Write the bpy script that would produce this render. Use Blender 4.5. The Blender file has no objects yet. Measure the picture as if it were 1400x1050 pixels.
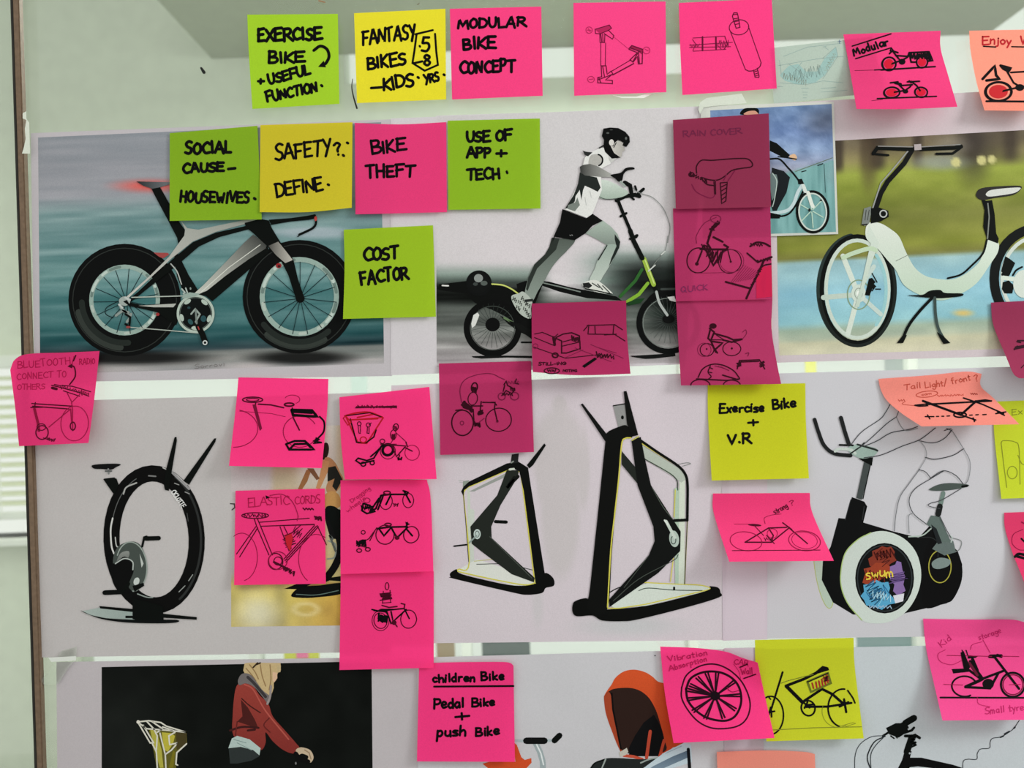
import bpy, math, random
import numpy as np
from mathutils import Matrix, Vector

# ---------------------------------------------------------------- camera, sky, lights, exposure
scene = bpy.context.scene
COL = scene.collection
P = 0.0006096          # metres per photo pixel on the glass (a sticky note is 76 mm)
D = 0.74               # lens to glass
ROLL = math.radians(1.8)
CZ = 1.5
cam_data = bpy.data.cameras.new('camera')
cam = bpy.data.objects.new('camera', cam_data)
COL.objects.link(cam)
scene.camera = cam
c_, s_ = math.cos(ROLL), math.sin(ROLL)
cam.matrix_world = Matrix(((c_, s_, 0, 0), (0, 0, -1, -D), (-s_, c_, 0, CZ), (0, 0, 0, 1)))
cam_data.sensor_width = 36
cam_data.lens = 36 * D / (1400 * P)
cam_data.clip_start = 0.01
cam_data.dof.use_dof = True
cam_data.dof.focus_distance = D
cam_data.dof.aperture_fstop = 8.0

world = bpy.data.worlds.new('overcast_sky')
scene.world = world
world.use_nodes = True
world.node_tree.nodes['Background'].inputs[0].default_value = (1.0, 1.0, 0.95, 1)
world.node_tree.nodes['Background'].inputs[1].default_value = 0.71

def area(name, loc, target, size, power, colour):
    l = bpy.data.lights.new(name, 'AREA'); l.size = size; l.energy = power; l.color = colour
    o = bpy.data.objects.new(name, l); COL.objects.link(o); o.location = loc
    o.rotation_euler = (Vector(target) - Vector(loc)).to_track_quat('-Z', 'Y').to_euler()
    return o
area('window_light', (1.9, -0.9, 2.3), (0.1, 0, 1.5), 0.55, 23, (0.97, 1.0, 0.97))
area('far_room_fill_light', (0.2, 1.3, 2.55), (0.2, 1.3, 0), 1.2, 44, (0.97, 1.0, 0.95))  # added fill that brightens the room beyond the glass; no lamp stands there

scene.view_settings.view_transform = 'Standard'
scene.view_settings.look = 'None'
scene.view_settings.gamma = 1
scene.view_settings.use_curve_mapping = False
scene.view_settings.exposure = 0.42

# ---------------------------------------------------------------- helpers
def W(px, py, h=0.0):
    """photo pixel -> point at distance h in front of the glass (negative: behind it)"""
    px = np.asarray(px, float); py = np.asarray(py, float)
    dx = (px - 700) * P; dz = (525 - py) * P; k = (D - np.asarray(h, float)) / D
    x = (dx * c_ + dz * s_) * k; z = CZ + (-dx * s_ + dz * c_) * k
    return np.stack([x, -np.asarray(h, float) + 0 * x, z], -1)

def lin(c):
    c = np.clip(np.asarray(c, float) / 255, 0, 1)
    return np.where(c <= 0.04045, c / 12.92, ((c + 0.055) / 1.055) ** 2.4)

def paper_material(name, rgb=None, translucent=0.0, rough=0.7, grain=0.05, bump=0.0, wave=0.0, spec=0.25):
    m = bpy.data.materials.new(name); m.use_nodes = True
    nt = m.node_tree; n = nt.nodes; L = nt.links; n.clear()
    out = n.new('ShaderNodeOutputMaterial'); b = n.new('ShaderNodeBsdfPrincipled')
    b.inputs['Roughness'].default_value = rough; b.inputs['Specular IOR Level'].default_value = spec
    tc = n.new('ShaderNodeTexCoord'); no = n.new('ShaderNodeTexNoise')
    no.inputs['Scale'].default_value = 1100; no.inputs['Detail'].default_value = 3
    L.new(tc.outputs['Object'], no.inputs['Vector'])
    mr = n.new('ShaderNodeMapRange')
    mr.inputs['From Min'].default_value = 0.3; mr.inputs['From Max'].default_value = 0.7
    mr.inputs['To Min'].default_value = 1 - grain; mr.inputs['To Max'].default_value = 1 + grain
    L.new(no.outputs['Fac'], mr.inputs['Value'])
    mix = n.new('ShaderNodeMix'); mix.data_type = 'RGBA'; mix.blend_type = 'MULTIPLY'; mix.inputs['Factor'].default_value = 1
    if rgb is None:
        at = n.new('ShaderNodeAttribute'); at.attribute_name = 'Col'
        L.new(at.outputs['Color'], mix.inputs['A'])
    else:
        mix.inputs['A'].default_value = (*lin(rgb), 1)
    L.new(mr.outputs['Result'], mix.inputs['B'])
    L.new(mix.outputs['Result'], b.inputs['Base Color'])
    if bump or wave:
        bp = n.new('ShaderNodeBump'); bp.inputs['Strength'].default_value = 1.0
        if wave:
            nw = n.new('ShaderNodeTexNoise'); nw.inputs['Scale'].default_value = 7; nw.inputs['Detail'].default_value = 2
            L.new(tc.outputs['Object'], nw.inputs['Vector']); L.new(nw.outputs['Fac'], bp.inputs['Height'])
            bp.inputs['Distance'].default_value = wave
        else:
            L.new(no.outputs['Fac'], bp.inputs['Height']); bp.inputs['Distance'].default_value = bump
        L.new(bp.outputs['Normal'], b.inputs['Normal'])
    if translucent:
        t = n.new('ShaderNodeBsdfTranslucent'); L.new(mix.outputs['Result'], t.inputs['Color'])
        ms = n.new('ShaderNodeMixShader'); ms.inputs[0].default_value = translucent
        L.new(b.outputs[0], ms.inputs[1]); L.new(t.outputs[0], ms.inputs[2]); L.new(ms.outputs[0], out.inputs[0])
    else:
        L.new(b.outputs[0], out.inputs[0])
    return m

M_PRINT = paper_material('printed_ink_on_paper', None, 0.06, rough=0.6, grain=0.06, wave=0.005, spec=0.06)
M_SHEET = paper_material('poster_paper', None, 0.10, rough=0.7, grain=0.04, wave=0.005, spec=0.06)
M_NOTE = paper_material('note_paper', None, 0.22, rough=0.8, grain=0.045, bump=0.00004, spec=0.1)
M_INK = paper_material('pen_ink', None, 0.0, rough=0.6, grain=0.0, spec=0.05)

def link(name, me, mat, parent=None):
    o = bpy.data.objects.new(name, me); COL.objects.link(o)
    if mat: me.materials.append(mat)
    if parent is not None: o.parent = parent
    return o

def tag(o, label=None, cat=None, group=None, kind=None):
    if label: o['label'] = label
    if cat: o['category'] = cat
    if group: o['group'] = group
    if kind: o['kind'] = kind
    return o

def box_mesh(name, x0, x1, y0, y1, z0, z1, bevel=0.0):
    import bmesh
    bm = bmesh.new(); bmesh.ops.create_cube(bm, size=1)
    for v in bm.verts:
        v.co = Vector((x0 + (v.co.x + .5) * (x1 - x0), y0 + (v.co.y + .5) * (y1 - y0), z0 + (v.co.z + .5) * (z1 - z0)))
    if bevel: bmesh.ops.bevel(bm, geom=bm.edges[:], offset=bevel, segments=2, affect='EDGES')
    me = bpy.data.meshes.new(name); bm.to_mesh(me); bm.free(); return me

def catmull(pts, closed=False, n=6):
    p = np.asarray(pts, float)
    if len(p) < 3: return p
    if closed: q = np.vstack([p[-1], p, p[0], p[1]])
    else: q = np.vstack([2 * p[0] - p[1], p, 2 * p[-1] - p[-2]])
    out = []
    for i in range(1, len(q) - 2):
        for t in np.arange(n) / n:
            a, b, c, d = q[i - 1], q[i], q[i + 1], q[i + 2]
            out.append(0.5 * (2 * b + (c - a) * t + (2 * a - 5 * b + 4 * c - d) * t * t + (3 * b - a - 3 * c + d) * t ** 3))
    if not closed: out.append(p[-1])
    return np.array(out)

def parse(s, z=None):
    out = []
    for part in s.split(';'):
        part = part.strip(); sm = part.startswith('~')
        if sm: part = part[1:]
        pts = np.array([[float(v) for v in q.split(',')] for q in part.split()])
        if z is not None: pts = np.array([z[0], z[1]]) + pts / z[2]
        out.append((pts, sm))
    return out

# stroke alphabet: width, strokes; y 0 = cap line, 1 = base line
FONT = {
'A': (.9, "0,1 .42,0 .5,0 .92,1;.18,.64 .8,.6"), 'B': (.8, ".08,0 .05,1;~.05,.02 .55,.04 .66,.25 .45,.45 .1,.5;~.1,.5 .65,.55 .8,.78 .55,.97 .05,1"),
'C': (.8, "~.82,.14 .5,.0 .12,.3 .06,.65 .36,.98 .85,.88"), 'D': (.85, ".08,0 .05,1;~.0,.03 .55,.08 .85,.45 .6,.88 .05,1"),
'E': (.75, ".08,0 .05,1;.05,.03 .75,0;.05,.5 .62,.46;.05,1 .78,.96"), 'F': (.72, ".08,0 .05,1;.0,.04 .75,0;.05,.5 .6,.46"),
'G': (.85, "~.8,.14 .5,.0 .12,.3 .06,.65 .36,.98 .8,.85 .82,.55;.5,.55 .9,.55"), 'H': (.8, ".05,0 .05,1;.75,0 .75,1;.05,.52 .75,.48"),
'I': (.25, ".12,0 .12,1"), 'J': (.6, "~.5,0 .5,.7 .3,1 .0,.8"), 'K': (.75, ".08,0 .05,1;.7,.02 .08,.55 .75,1"), 'L': (.65, ".08,0 .05,1 .68,.96"),
'M': (1., "0,1 .12,0 .45,.7 .8,0 .95,1"), 'N': (.85, ".03,1 .06,0 .72,1 .78,0"), 'O': (.8, "~.4,.05 .08,.35 .1,.8 .4,.98 .74,.7 .7,.2 .38,.04"),
'P': (.75, ".08,0 .05,1;~.0,.04 .55,.02 .7,.25 .5,.5 .08,.56"), 'Q': (.9, "~.4,.05 .08,.35 .1,.8 .4,.98 .74,.7 .7,.2 .38,.04;.5,.7 .9,1.05"),
'R': (.85, ".08,0 .05,1;~.0,.04 .55,.02 .7,.22 .5,.46 .08,.52;.3,.5 .88,1"), 'S': (.72, "~.7,.08 .4,.0 .1,.2 .25,.45 .6,.58 .62,.85 .35,1 .0,.92"),
'T': (.8, "0,.05 .82,0;.42,.03 .38,1"), 'U': (.8, "~.05,0 .04,.6 .25,.98 .6,.9 .74,.5 .76,0"), 'V': (.8, ".02,0 .4,1 .8,0"),
'W': (1.05, ".0,0 .25,1 .5,.3 .72,1 1.0,0"), 'X': (.75, ".02,0 .72,1;.72,0 .0,1"), 'Y': (.8, ".02,0 .4,.5;.8,0 .25,1.1"),
'a': (.65, "~.55,.5 .3,.42 .05,.7 .25,.98 .52,.8;.57,.45 .58,1"), 'b': (.6, ".08,0 .08,1;~.08,.6 .4,.45 .58,.7 .4,.98 .08,.95"),
'c': (.55, "~.52,.5 .25,.42 .05,.7 .25,.98 .55,.9"), 'd': (.65, "~.55,.55 .3,.42 .05,.7 .25,.98 .55,.85;.58,0 .57,1"),
'e': (.58, "~.08,.72 .5,.66 .48,.46 .22,.42 .04,.7 .2,.98 .55,.92"), 'f': (.45, "~.45,.05 .22,.05 .18,.4 .18,1;.0,.42 .42,.4"),
'g': (.62, "~.55,.5 .3,.42 .05,.65 .25,.9 .52,.75;~.57,.45 .56,1.2 .3,1.38 .05,1.2"), 'h': (.6, ".08,0 .06,1;~.08,.65 .35,.42 .52,.6 .53,1"),
'i': (.25, ".12,.45 .12,1;.13,.18 .14,.22"), 'j': (.35, "~.25,.45 .25,1.2 .0,1.35;.25,.18 .26,.22"), 'k': (.6, ".08,0 .06,1;.52,.45 .08,.75 .55,1"),
'l': (.25, ".12,0 .12,1"), 'm': (.9, ".06,.45 .06,1;~.08,.6 .28,.42 .42,.6 .42,1;~.44,.6 .64,.42 .8,.6 .8,1"), 'n': (.6, ".06,.45 .06,1;~.08,.62 .35,.42 .5,.6 .52,1"),
'o': (.6, "~.3,.43 .05,.65 .15,.95 .42,.95 .55,.65 .3,.43"), 'p': (.62, ".08,.45 .05,1.4;~.08,.55 .4,.42 .56,.68 .35,.95 .08,.9"),
'r': (.5, ".08,.45 .08,1;~.08,.65 .25,.45 .48,.45"), 's': (.5, "~.48,.45 .2,.42 .08,.58 .42,.75 .4,.95 .03,.97"), 't': (.45, ".2,.1 .2,1 .38,.96;.0,.42 .42,.4"),
'u': (.6, "~.06,.45 .06,.85 .28,.98 .5,.8;.53,.45 .54,1"), 'v': (.55, ".03,.45 .27,1 .52,.45"), 'w': (.8, ".03,.45 .2,1 .4,.55 .58,1 .77,.45"),
'x': (.55, ".03,.45 .5,1;.5,.45 .0,1"), 'y': (.58, ".03,.45 .28,.95;.54,.45 .1,1.4"),
'5': (.65, ".62,.0 .15,.02 .1,.42;~.1,.42 .5,.42 .6,.7 .4,.98 .02,.95"), '8': (.6, "~.5,.12 .25,.02 .1,.22 .3,.45 .55,.72 .35,.99 .08,.82 .2,.55 .5,.3 .5,.12"),
'+': (.6, ".3,.3 .3,.9;.02,.6 .6,.58"), '-': (.6, ".05,.6 .55,.58"), '.': (.25, ".1,.92 .14,.98"), '?': (.55, "~.05,.15 .3,.0 .5,.18 .28,.5 .26,.7;.26,.93 .28,.98"),
'/': (.5, ".5,-.1 .05,1.1"), ' ': (.45, None),
}

class Art:
    def __init__(s, sheet, name, label=None, parent=None, mat=None):
        s.sheet = sheet; s.name = name; s.label = label; s.parent = parent; s.mat = mat
        s.V = []; s.C = []; s.F = []; s.n = 0; s.z = (0, 0, 1); s.obj = None
        sheet.arts.append(s)
    def zoom(s, *z): s.z = z; return s
    def sub(s, name, label=None):
        a = Art(s.sheet, name, label, s, s.mat); a.z = s.z; return a
    def add(s, pts, faces, lay, col):
        pts = np.asarray(pts, float); col = np.asarray(col, float)
        if col.ndim == 1: col = np.tile(lin(col), (len(pts), 1))
        s.V.append(np.column_stack([pts, np.full(len(pts), lay) if np.ndim(lay) == 0 else lay])); s.C.append(col)
        s.F += [tuple(i + s.n for i in f) for f in faces]; s.n += len(pts)
    def ribbon(s, p, w, lay, col, closed=False, cap=True, step=5.0):
        p = np.asarray(p, float)
        if closed: p = np.vstack([p, p[0]])
        q = [p[0]]
        for a, b in zip(p[:-1], p[1:]):
            d = np.hypot(*(b - a))
            if d < 0.05: continue
            k = max(1, int(math.ceil(d / step)))
            for i in range(1, k + 1): q.append(a + (b - a) * i / k)
        q = np.array(q)
        if len(q) < 2: q = np.vstack([q, q[0] + 0.2])
        t = np.diff(q, axis=0); t /= np.maximum(np.hypot(t[:, 0], t[:, 1]), 1e-6)[:, None]
        tt = np.vstack([t[:1], t[:-1] + t[1:], t[-1:]])
        if closed: tt[0] = tt[-1] = t[0] + t[-1]
        ln = np.hypot(tt[:, 0], tt[:, 1])
        bad = ln < 0.7; tt[bad] = np.vstack([t, t[-1:]])[bad]; ln = np.hypot(tt[:, 0], tt[:, 1])
        tt /= ln[:, None]
        nn = np.column_stack([-tt[:, 1], tt[:, 0]])
        cosf = np.clip(np.abs(np.sum(tt * np.vstack([t, t[-1:]]), 1)), 0.75, 1)
        wk = s.sheet.wk; w = (w[0] * wk, w[1] * wk) if isinstance(w, tuple) else w * wk
        ww = (np.linspace(w[0], w[1], len(q)) if isinstance(w, tuple) else np.full(len(q), float(w))) / 2
        ww2 = (ww / cosf)[:, None]
        m = len(q)
        s.add(np.vstack([q + nn * ww2, q - nn * ww2]), [(i, i + 1, m + i + 1, m + i) for i in range(m - 1)], lay, col)
        if cap and not closed:
            for e, r in ((q[0], ww[0]), (q[-1], ww[-1])):
                if r > 0.35:
                    a = np.arange(8) * math.pi / 4
                    s.add(e + np.column_stack([np.cos(a), np.sin(a)]) * r, [tuple(range(8))], lay + .3, col)
    def l(s, txt, w=1.2, col=(12, 9, 12), sm=False, cap=True):
        lay = s.sheet.lay()
        for p, f in parse(txt, s.z):
            if sm or f: p = catmull(p)
            s.ribbon(p, w, lay, col, cap=cap)
        return s
    def f(s, txt, col, col2=None, d='y', sm=False):
        for p, fl in parse(txt, s.z):
            if sm or fl: p = catmull(p, True, 5)
            lay = s.sheet.lay()
            if col2 is not None:
                g = {'y': p[:, 1], 'x': p[:, 0], 'd': p[:, 0] + p[:, 1], 'u': p[:, 0] - p[:, 1]}[d]
                g = (g - g.min()) / max(np.ptp(g), 1e-6)
                c = lin(col) * (1 - g[:, None]) + lin(col2) * g[:, None]
            else: c = col
            s.add(p, [tuple(range(len(p)))], lay, c)
        return s
    def _el(s, cx, cy, rx, ry, rot, a0=0, a1=360, n=40):
        a = np.radians(np.linspace(a0, a1, n, endpoint=(a1 - a0) < 360)); r = math.radians(rot)
        x = rx * np.cos(a); y = ry * np.sin(a)
        p = np.column_stack([cx + x * math.cos(r) - y * math.sin(r), cy + x * math.sin(r) + y * math.cos(r)])
        return np.array([s.z[0], s.z[1]]) + p / s.z[2]
    def e(s, cx, cy, rx, ry, w=1.2, col=(12, 9, 12), rot=0, a0=0, a1=360, wob=0):
        p = s._el(cx, cy, rx, ry, rot, a0, a1)
        if wob:
            R = random.Random(int(cx * 7 + cy)); k = R.random() * 6
            p = p + np.column_stack([np.sin(np.linspace(k, k + 7, len(p))), np.cos(np.linspace(k, k + 8, len(p)))]) * wob
        s.ribbon(p, w, s.sheet.lay(), col, closed=(a1 - a0) >= 360)
        return s
    def d(s, cx, cy, rx, ry, col, rot=0):
        p = s._el(cx, cy, rx, ry, rot, n=28); s.add(p, [tuple(range(len(p)))], s.sheet.lay(), col); return s
    def spokes(s, cx, cy, r0, rx, ry, n, w, col, ph=0):
        lay = s.sheet.lay()
        for i in range(n):
            a = math.radians(ph) + 2 * math.pi * i / n
            p = np.array([[cx + r0 * math.cos(a), cy + r0 * math.sin(a)], [cx + rx * math.cos(a + .05), cy + ry * math.sin(a + .05)]])
            s.ribbon(np.array([s.z[0], s.z[1]]) + p / s.z[2], w, lay, col, cap=False)
        return s
    def scrib(s, cx, cy, rx, ry, n, w, col, rot=0, seed=1):
        R = random.Random(seed + int(cx + cy * 3)); r = math.radians(rot); p = []
        for i in range(n):
            x = -rx + 2 * rx * i / (n - 1) + R.uniform(-.1, .1) * rx; y = (ry if i % 2 else -ry) * R.uniform(.5, 1)
            p.append((cx + x * math.cos(r) - y * math.sin(r), cy + x * math.sin(r) + y * math.cos(r)))
        s.ribbon(np.array([s.z[0], s.z[1]]) + np.array(p) / s.z[2], w, s.sheet.lay(), col); return s
    def t(s, txt, x0, y0, x1, y1, h, w=3.0, col=(9, 7, 10), jit=0.06, slant=0.0):
        R = random.Random(txt + str(int(x0))); lay = s.sheet.lay()
        tot = sum(FONT[c][0] + .16 for c in txt) - .16
        ax = np.array([x1 - x0, y1 - y0], float); ln = np.hypot(*ax); ax /= ln; up = np.array([ax[1], -ax[0]])
        k = ln / tot; cur = 0
        for ch in txt:
            wd, st = FONT[ch]
            if st:
                dy = R.uniform(-jit, jit); rt = R.uniform(-.09, .05); sq = R.uniform(.9, 1.12); sc = 1 + R.uniform(-jit, jit) * 1.5
                for p, sm in parse(st):
                    if sm: p = catmull(p, n=4)
                    p = p + np.array([[R.uniform(-jit, jit) * .5, R.uniform(-jit, jit) * .5] for _ in p]) * (0 if sm else 1)
                    yy = (1 - p[:, 1]) * h * sc + dy * h + rt * h * (p[:, 0] - .4)
                    p = np.column_stack([p[:, 0] * sq, p[:, 1]])
                    q = np.array([x0, y0]) + np.outer((cur + p[:, 0]) * k + (slant - rt * .8) * yy, ax) + np.outer(yy, up)
                    s.ribbon(np.array([s.z[0], s.z[1]]) + q / s.z[2], w, lay, col, step=4)
            cur += wd + .16
        return s
    def build(s, root):
        if not s.V:
            par = s.parent.obj if s.parent is not None else root
            s.obj = bpy.data.objects.new(s.name, None); COL.objects.link(s.obj); s.obj.parent = par
            return
        V = np.vstack(s.V); C = np.vstack(s.C)
        pos = s.sheet.place(V[:, 0], V[:, 1], s.sheet.eps + V[:, 2] * s.sheet.step)
        me = bpy.data.meshes.new(s.name); me.from_pydata(pos.tolist(), [], s.F)
        at = me.color_attributes.new('Col', 'FLOAT_COLOR', 'POINT')
        at.data.foreach_set('color', np.column_stack([C, np.ones(len(C))]).astype(np.float32).ravel())
        par = s.parent.obj if s.parent is not None else root
        s.obj = link(s.name, me, s.mat or s.sheet.inkmat, par)
        if s.label: s.obj['label'] = s.label

def grid_faces(nu, nv):
    return [(j * nu + i, j * nu + i + 1, (j + 1) * nu + i + 1, (j + 1) * nu + i) for j in range(nv - 1) for i in range(nu - 1)]

class Sheet:
    """a printed sheet taped flat on the glass"""
    wk = 1.0; inkmat = M_PRINT; eps = 0.00002; step = 0.000012; name = 'poster'; mat = M_SHEET
    def __init__(s, corners, col, h, label, group='printed sheets taped to the glass', cat='poster', name=None):
        s.co = np.array(corners, float); s.col = col; s.h = h; s.label = label; s.group = group; s.cat = cat
        if name: s.name = name
        s.arts = []; s.k = 0
    def lay(s): s.k += 1; return s.k
    def art(s, name, label=None): return Art(s, name, label)
    def surf(s, u, v):
        a, b, c, d = s.co
        return (np.outer((1 - u) * (1 - v), a) + np.outer(u * (1 - v), b) + np.outer(u * v, c) + np.outer((1 - u) * v, d))
    def place(s, x, y, e): return W(x, y, s.h + e)
    def pic(s, name, q, fn, cell=3.0, label=None):
        a = s.art(name, label); q = np.array(q, float)
        nu = int(np.hypot(*(q[1] - q[0])) / cell) + 2; nv = int(np.hypot(*(q[3] - q[0])) / cell) + 2
        u, v = np.meshgrid(np.linspace(0, 1, nu), np.linspace(0, 1, nv)); u = u.ravel(); v = v.ravel()
        p = np.outer((1 - u) * (1 - v), q[0]) + np.outer(u * (1 - v), q[1]) + np.outer(u * v, q[2]) + np.outer((1 - u) * v, q[3])
        a.add(p, grid_faces(nu, nv), s.lay(), lin(fn(p[:, 0], p[:, 1])))
        return a
    def base(s):
        nu = nv = 14
        u, v = np.meshgrid(np.linspace(0, 1, nu), np.linspace(0, 1, nv)); u = u.ravel(); v = v.ravel()
        p = s.surf(u, v); return s.place(p[:, 0], p[:, 1], 0), grid_faces(nu, nv)
    def finish(s):
        pos, faces = s.base()
        me = bpy.data.meshes.new(s.name); me.from_pydata(pos.tolist(), [], faces)
        at = me.color_attributes.new('Col', 'FLOAT_COLOR', 'POINT')
        at.data.foreach_set('color', np.tile(np.append(lin(s.col), 1), len(pos)).astype(np.float32))
        o = link(s.name, me, s.mat); me.polygons.foreach_set('use_smooth', [True] * len(me.polygons))
        tag(o, s.label, s.cat, s.group)
        for a in s.arts: a.build(o)
        s.obj = o; return o

class Note(Sheet):
    """a sticky note: an edge-curved patch whose lower part lifts off the surface"""
    wk = 1.22; inkmat = M_INK; eps = 0.00012; step = 0.000006; name = 'sticky_note'; mat = M_NOTE
    def __init__(s, corners, col, label, group, h=0.0016, lift=(4, 4), L=(), R=(), T=(), B=(), tl=0, tr=0, pw=2.0):
        super().__init__(corners, col, h, label, group, 'sticky note')
        s.lb = lift; s.tl = tl; s.tr = tr; s.pw = pw
        a, b, c, d = s.co
        def edge(p, mid, q):
            pts = np.array([p, *mid, q], float)
            if len(pts) == 2: return lambda t: np.outer(1 - t, pts[0]) + np.outer(t, pts[1])
            fine = catmull(pts, n=10); dd = np.append(0, np.cumsum(np.hypot(*np.diff(fine, axis=0).T))); dd /= dd[-1]
            return lambda t: np.column_stack([np.interp(t, dd, fine[:, 0]), np.interp(t, dd, fine[:, 1])]) \
                + np.outer(np.minimum(t, 0), fine[1] - fine[0]) * 10 + np.outer(np.maximum(t - 1, 0), fine[-1] - fine[-2]) * 10
        s.eT = edge(a, T, b); s.eB = edge(d, B, c); s.eL = edge(a, L, d); s.eR = edge(b, R, c)
    def surf(s, u, v):
        a, b, c, d = s.co; U = u[:, None]; V = v[:, None]
        return (1 - V) * s.eT(u) + V * s.eB(u) + (1 - U) * s.eL(v) + U * s.eR(v) \
            - ((1 - U) * (1 - V) * a + U * (1 - V) * b + U * V * c + (1 - U) * V * d)
    def hh(s, u, v):
        u = np.clip(u, 0, 1); v = np.clip(v, 0, 1)
        h = s.h + 0.001 * (np.maximum(v - .12, 0) ** s.pw) * (s.lb[0] * (1 - u) + s.lb[1] * u)
        h = h + 0.001 * s.tl * np.maximum(0, 1 - (u * 1.3 + v * 2.2)) ** 1.6 + 0.001 * s.tr * np.maximum(0, 1 - ((1 - u) * 1.3 + v * 2.2)) ** 1.6
        return h
    def inv(s, x, y):
        n = 25; gu, gv = np.meshgrid(np.linspace(0, 1, n), np.linspace(0, 1, n)); gu = gu.ravel(); gv = gv.ravel()
        g = s.surf(gu, gv); t = np.column_stack([x, y])
        idx = np.array([np.argmin(((g - q) ** 2).sum(1)) for q in t]); u = gu[idx].copy(); v = gv[idx].copy()
        for _ in range(5):
            f = s.surf(u, v); e = 1e-3
            fu = (s.surf(u + e, v) - f) / e; fv = (s.surf(u, v + e) - f) / e; r = t - f
            det = fu[:, 0] * fv[:, 1] - fu[:, 1] * fv[:, 0]; det = np.where(np.abs(det) < 50, 50, det)
            u = np.clip(u + (r[:, 0] * fv[:, 1] - r[:, 1] * fv[:, 0]) / det, -.1, 1.1)
            v = np.clip(v + (fu[:, 0] * r[:, 1] - fu[:, 1] * r[:, 0]) / det, -.1, 1.1)
        return u, v
    def place(s, x, y, e):
        u, v = s.inv(x, y); return W(x, y, s.hh(u, v) + e)
    def base(s):
        nu = nv = 33
        u, v = np.meshgrid(np.linspace(0, 1, nu), np.linspace(0, 1, nv)); u = u.ravel(); v = v.ravel()
        p = s.surf(u, v); return W(p[:, 0], p[:, 1], s.hh(u, v)), grid_faces(nu, nv)

# noise and soft shapes for the printed photographs' own colours
_rng = np.random.default_rng(5); _N = _rng.random((256, 256))
def vnoise(x, y):
    xi = np.floor(x).astype(int); yi = np.floor(y).astype(int); fx = x - xi; fy = y - yi
    fx = fx * fx * (3 - 2 * fx); fy = fy * fy * (3 - 2 * fy)
    g = lambda i, j: _N[i % 256, j % 256]
    return (g(xi, yi) * (1 - fx) + g(xi + 1, yi) * fx) * (1 - fy) + (g(xi, yi + 1) * (1 - fx) + g(xi + 1, yi + 1) * fx) * fy
def ss(a, b, x):
    t = np.clip((x - a) / (b - a), 0, 1); return t * t * (3 - 2 * t)
def ramp(y, stops):
    ys = [a for a, _ in stops]; cs = np.array([b for _, b in stops], float)
    return np.column_stack([np.interp(y, ys, cs[:, i]) for i in range(3)])
def blend(c, m, col): return c * (1 - m[:, None]) + np.array(col, float) * m[:, None]
def blob(x, y, cx, cy, rx, ry, soft=.5):
    return 1 - ss(1 - soft, 1 + soft, np.hypot((x - cx) / rx, (y - cy) / ry))
# ---------------------------------------------------------------- the glass wall and the room beyond it
def plain(name, rgb, rough=0.6, noise=20, amt=0.04, spec=0.3, metal=0):
    m = paper_material(name, rgb, 0, rough, amt, spec=spec)
    for n in m.node_tree.nodes:
        if n.type == 'TEX_NOISE': n.inputs['Scale'].default_value = noise
    m.node_tree.nodes['Principled BSDF'].inputs['Metallic'].default_value = metal
    return m
M_WALL = plain('pale_green_wall_paint', (216, 222, 204))
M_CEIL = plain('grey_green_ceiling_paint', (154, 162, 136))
M_HIGH = plain('high_ceiling_paint', (190, 206, 194))
M_WHITE = plain('white_paint', (238, 240, 232))
M_FLOOR = plain('grey_floor_tile', (120, 122, 116), 0.4)
M_ALU = plain('brown_anodised_frame', (112, 92, 74), 0.45, 300, 0.15, metal=0.2)
M_RUBBER = plain('black_gasket', (42, 40, 36), 0.7)
M_SLAT = plain('cream_blind_slat', (226, 230, 200), 0.5)

def glass_material(name, tint, refl=1.0):
    m = bpy.data.materials.new(name); m.use_nodes = True; nt = m.node_tree; n = nt.nodes; L = nt.links; n.clear()
    out = n.new('ShaderNodeOutputMaterial'); tr = n.new('ShaderNodeBsdfTransparent'); tr.inputs[0].default_value = (*tint, 1)
    gl = n.new('ShaderNodeBsdfGlossy'); gl.inputs['Roughness'].default_value = 0.02
    fr = n.new('ShaderNodeFresnel'); fr.inputs[0].default_value = 1.45
    ms = n.new('ShaderNodeMixShader'); L.new(fr.outputs[0], ms.inputs[0]); L.new(tr.outputs[0], ms.inputs[1]); L.new(gl.outputs[0], ms.inputs[2])
    # thin film of dust
    df = n.new('ShaderNodeBsdfDiffuse'); df.inputs[0].default_value = (0.8, 0.85, 0.8, 1)
    no = n.new('ShaderNodeTexNoise'); no.inputs['Scale'].default_value = 5; mr = n.new('ShaderNodeMapRange')
    mr.inputs['To Min'].default_value = 0.03; mr.inputs['To Max'].default_value = 0.09; L.new(no.outputs['Fac'], mr.inputs['Value'])
    m2 = n.new('ShaderNodeMixShader'); L.new(mr.outputs['Result'], m2.inputs[0]); L.new(ms.outputs[0], m2.inputs[1]); L.new(df.outputs[0], m2.inputs[2])
    L.new(m2.outputs[0], out.inputs[0]); return m
M_GLASS = glass_material('partition_glass', (0.96, 0.985, 0.965))

def structure(name, me, mat): return tag(link(name, me, mat), kind='structure')
def fx(px, y, py=525): return float(W(px, py, -y)[0])
def fz(py, y, px=700): return float(W(px, py, -y)[2])

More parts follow.
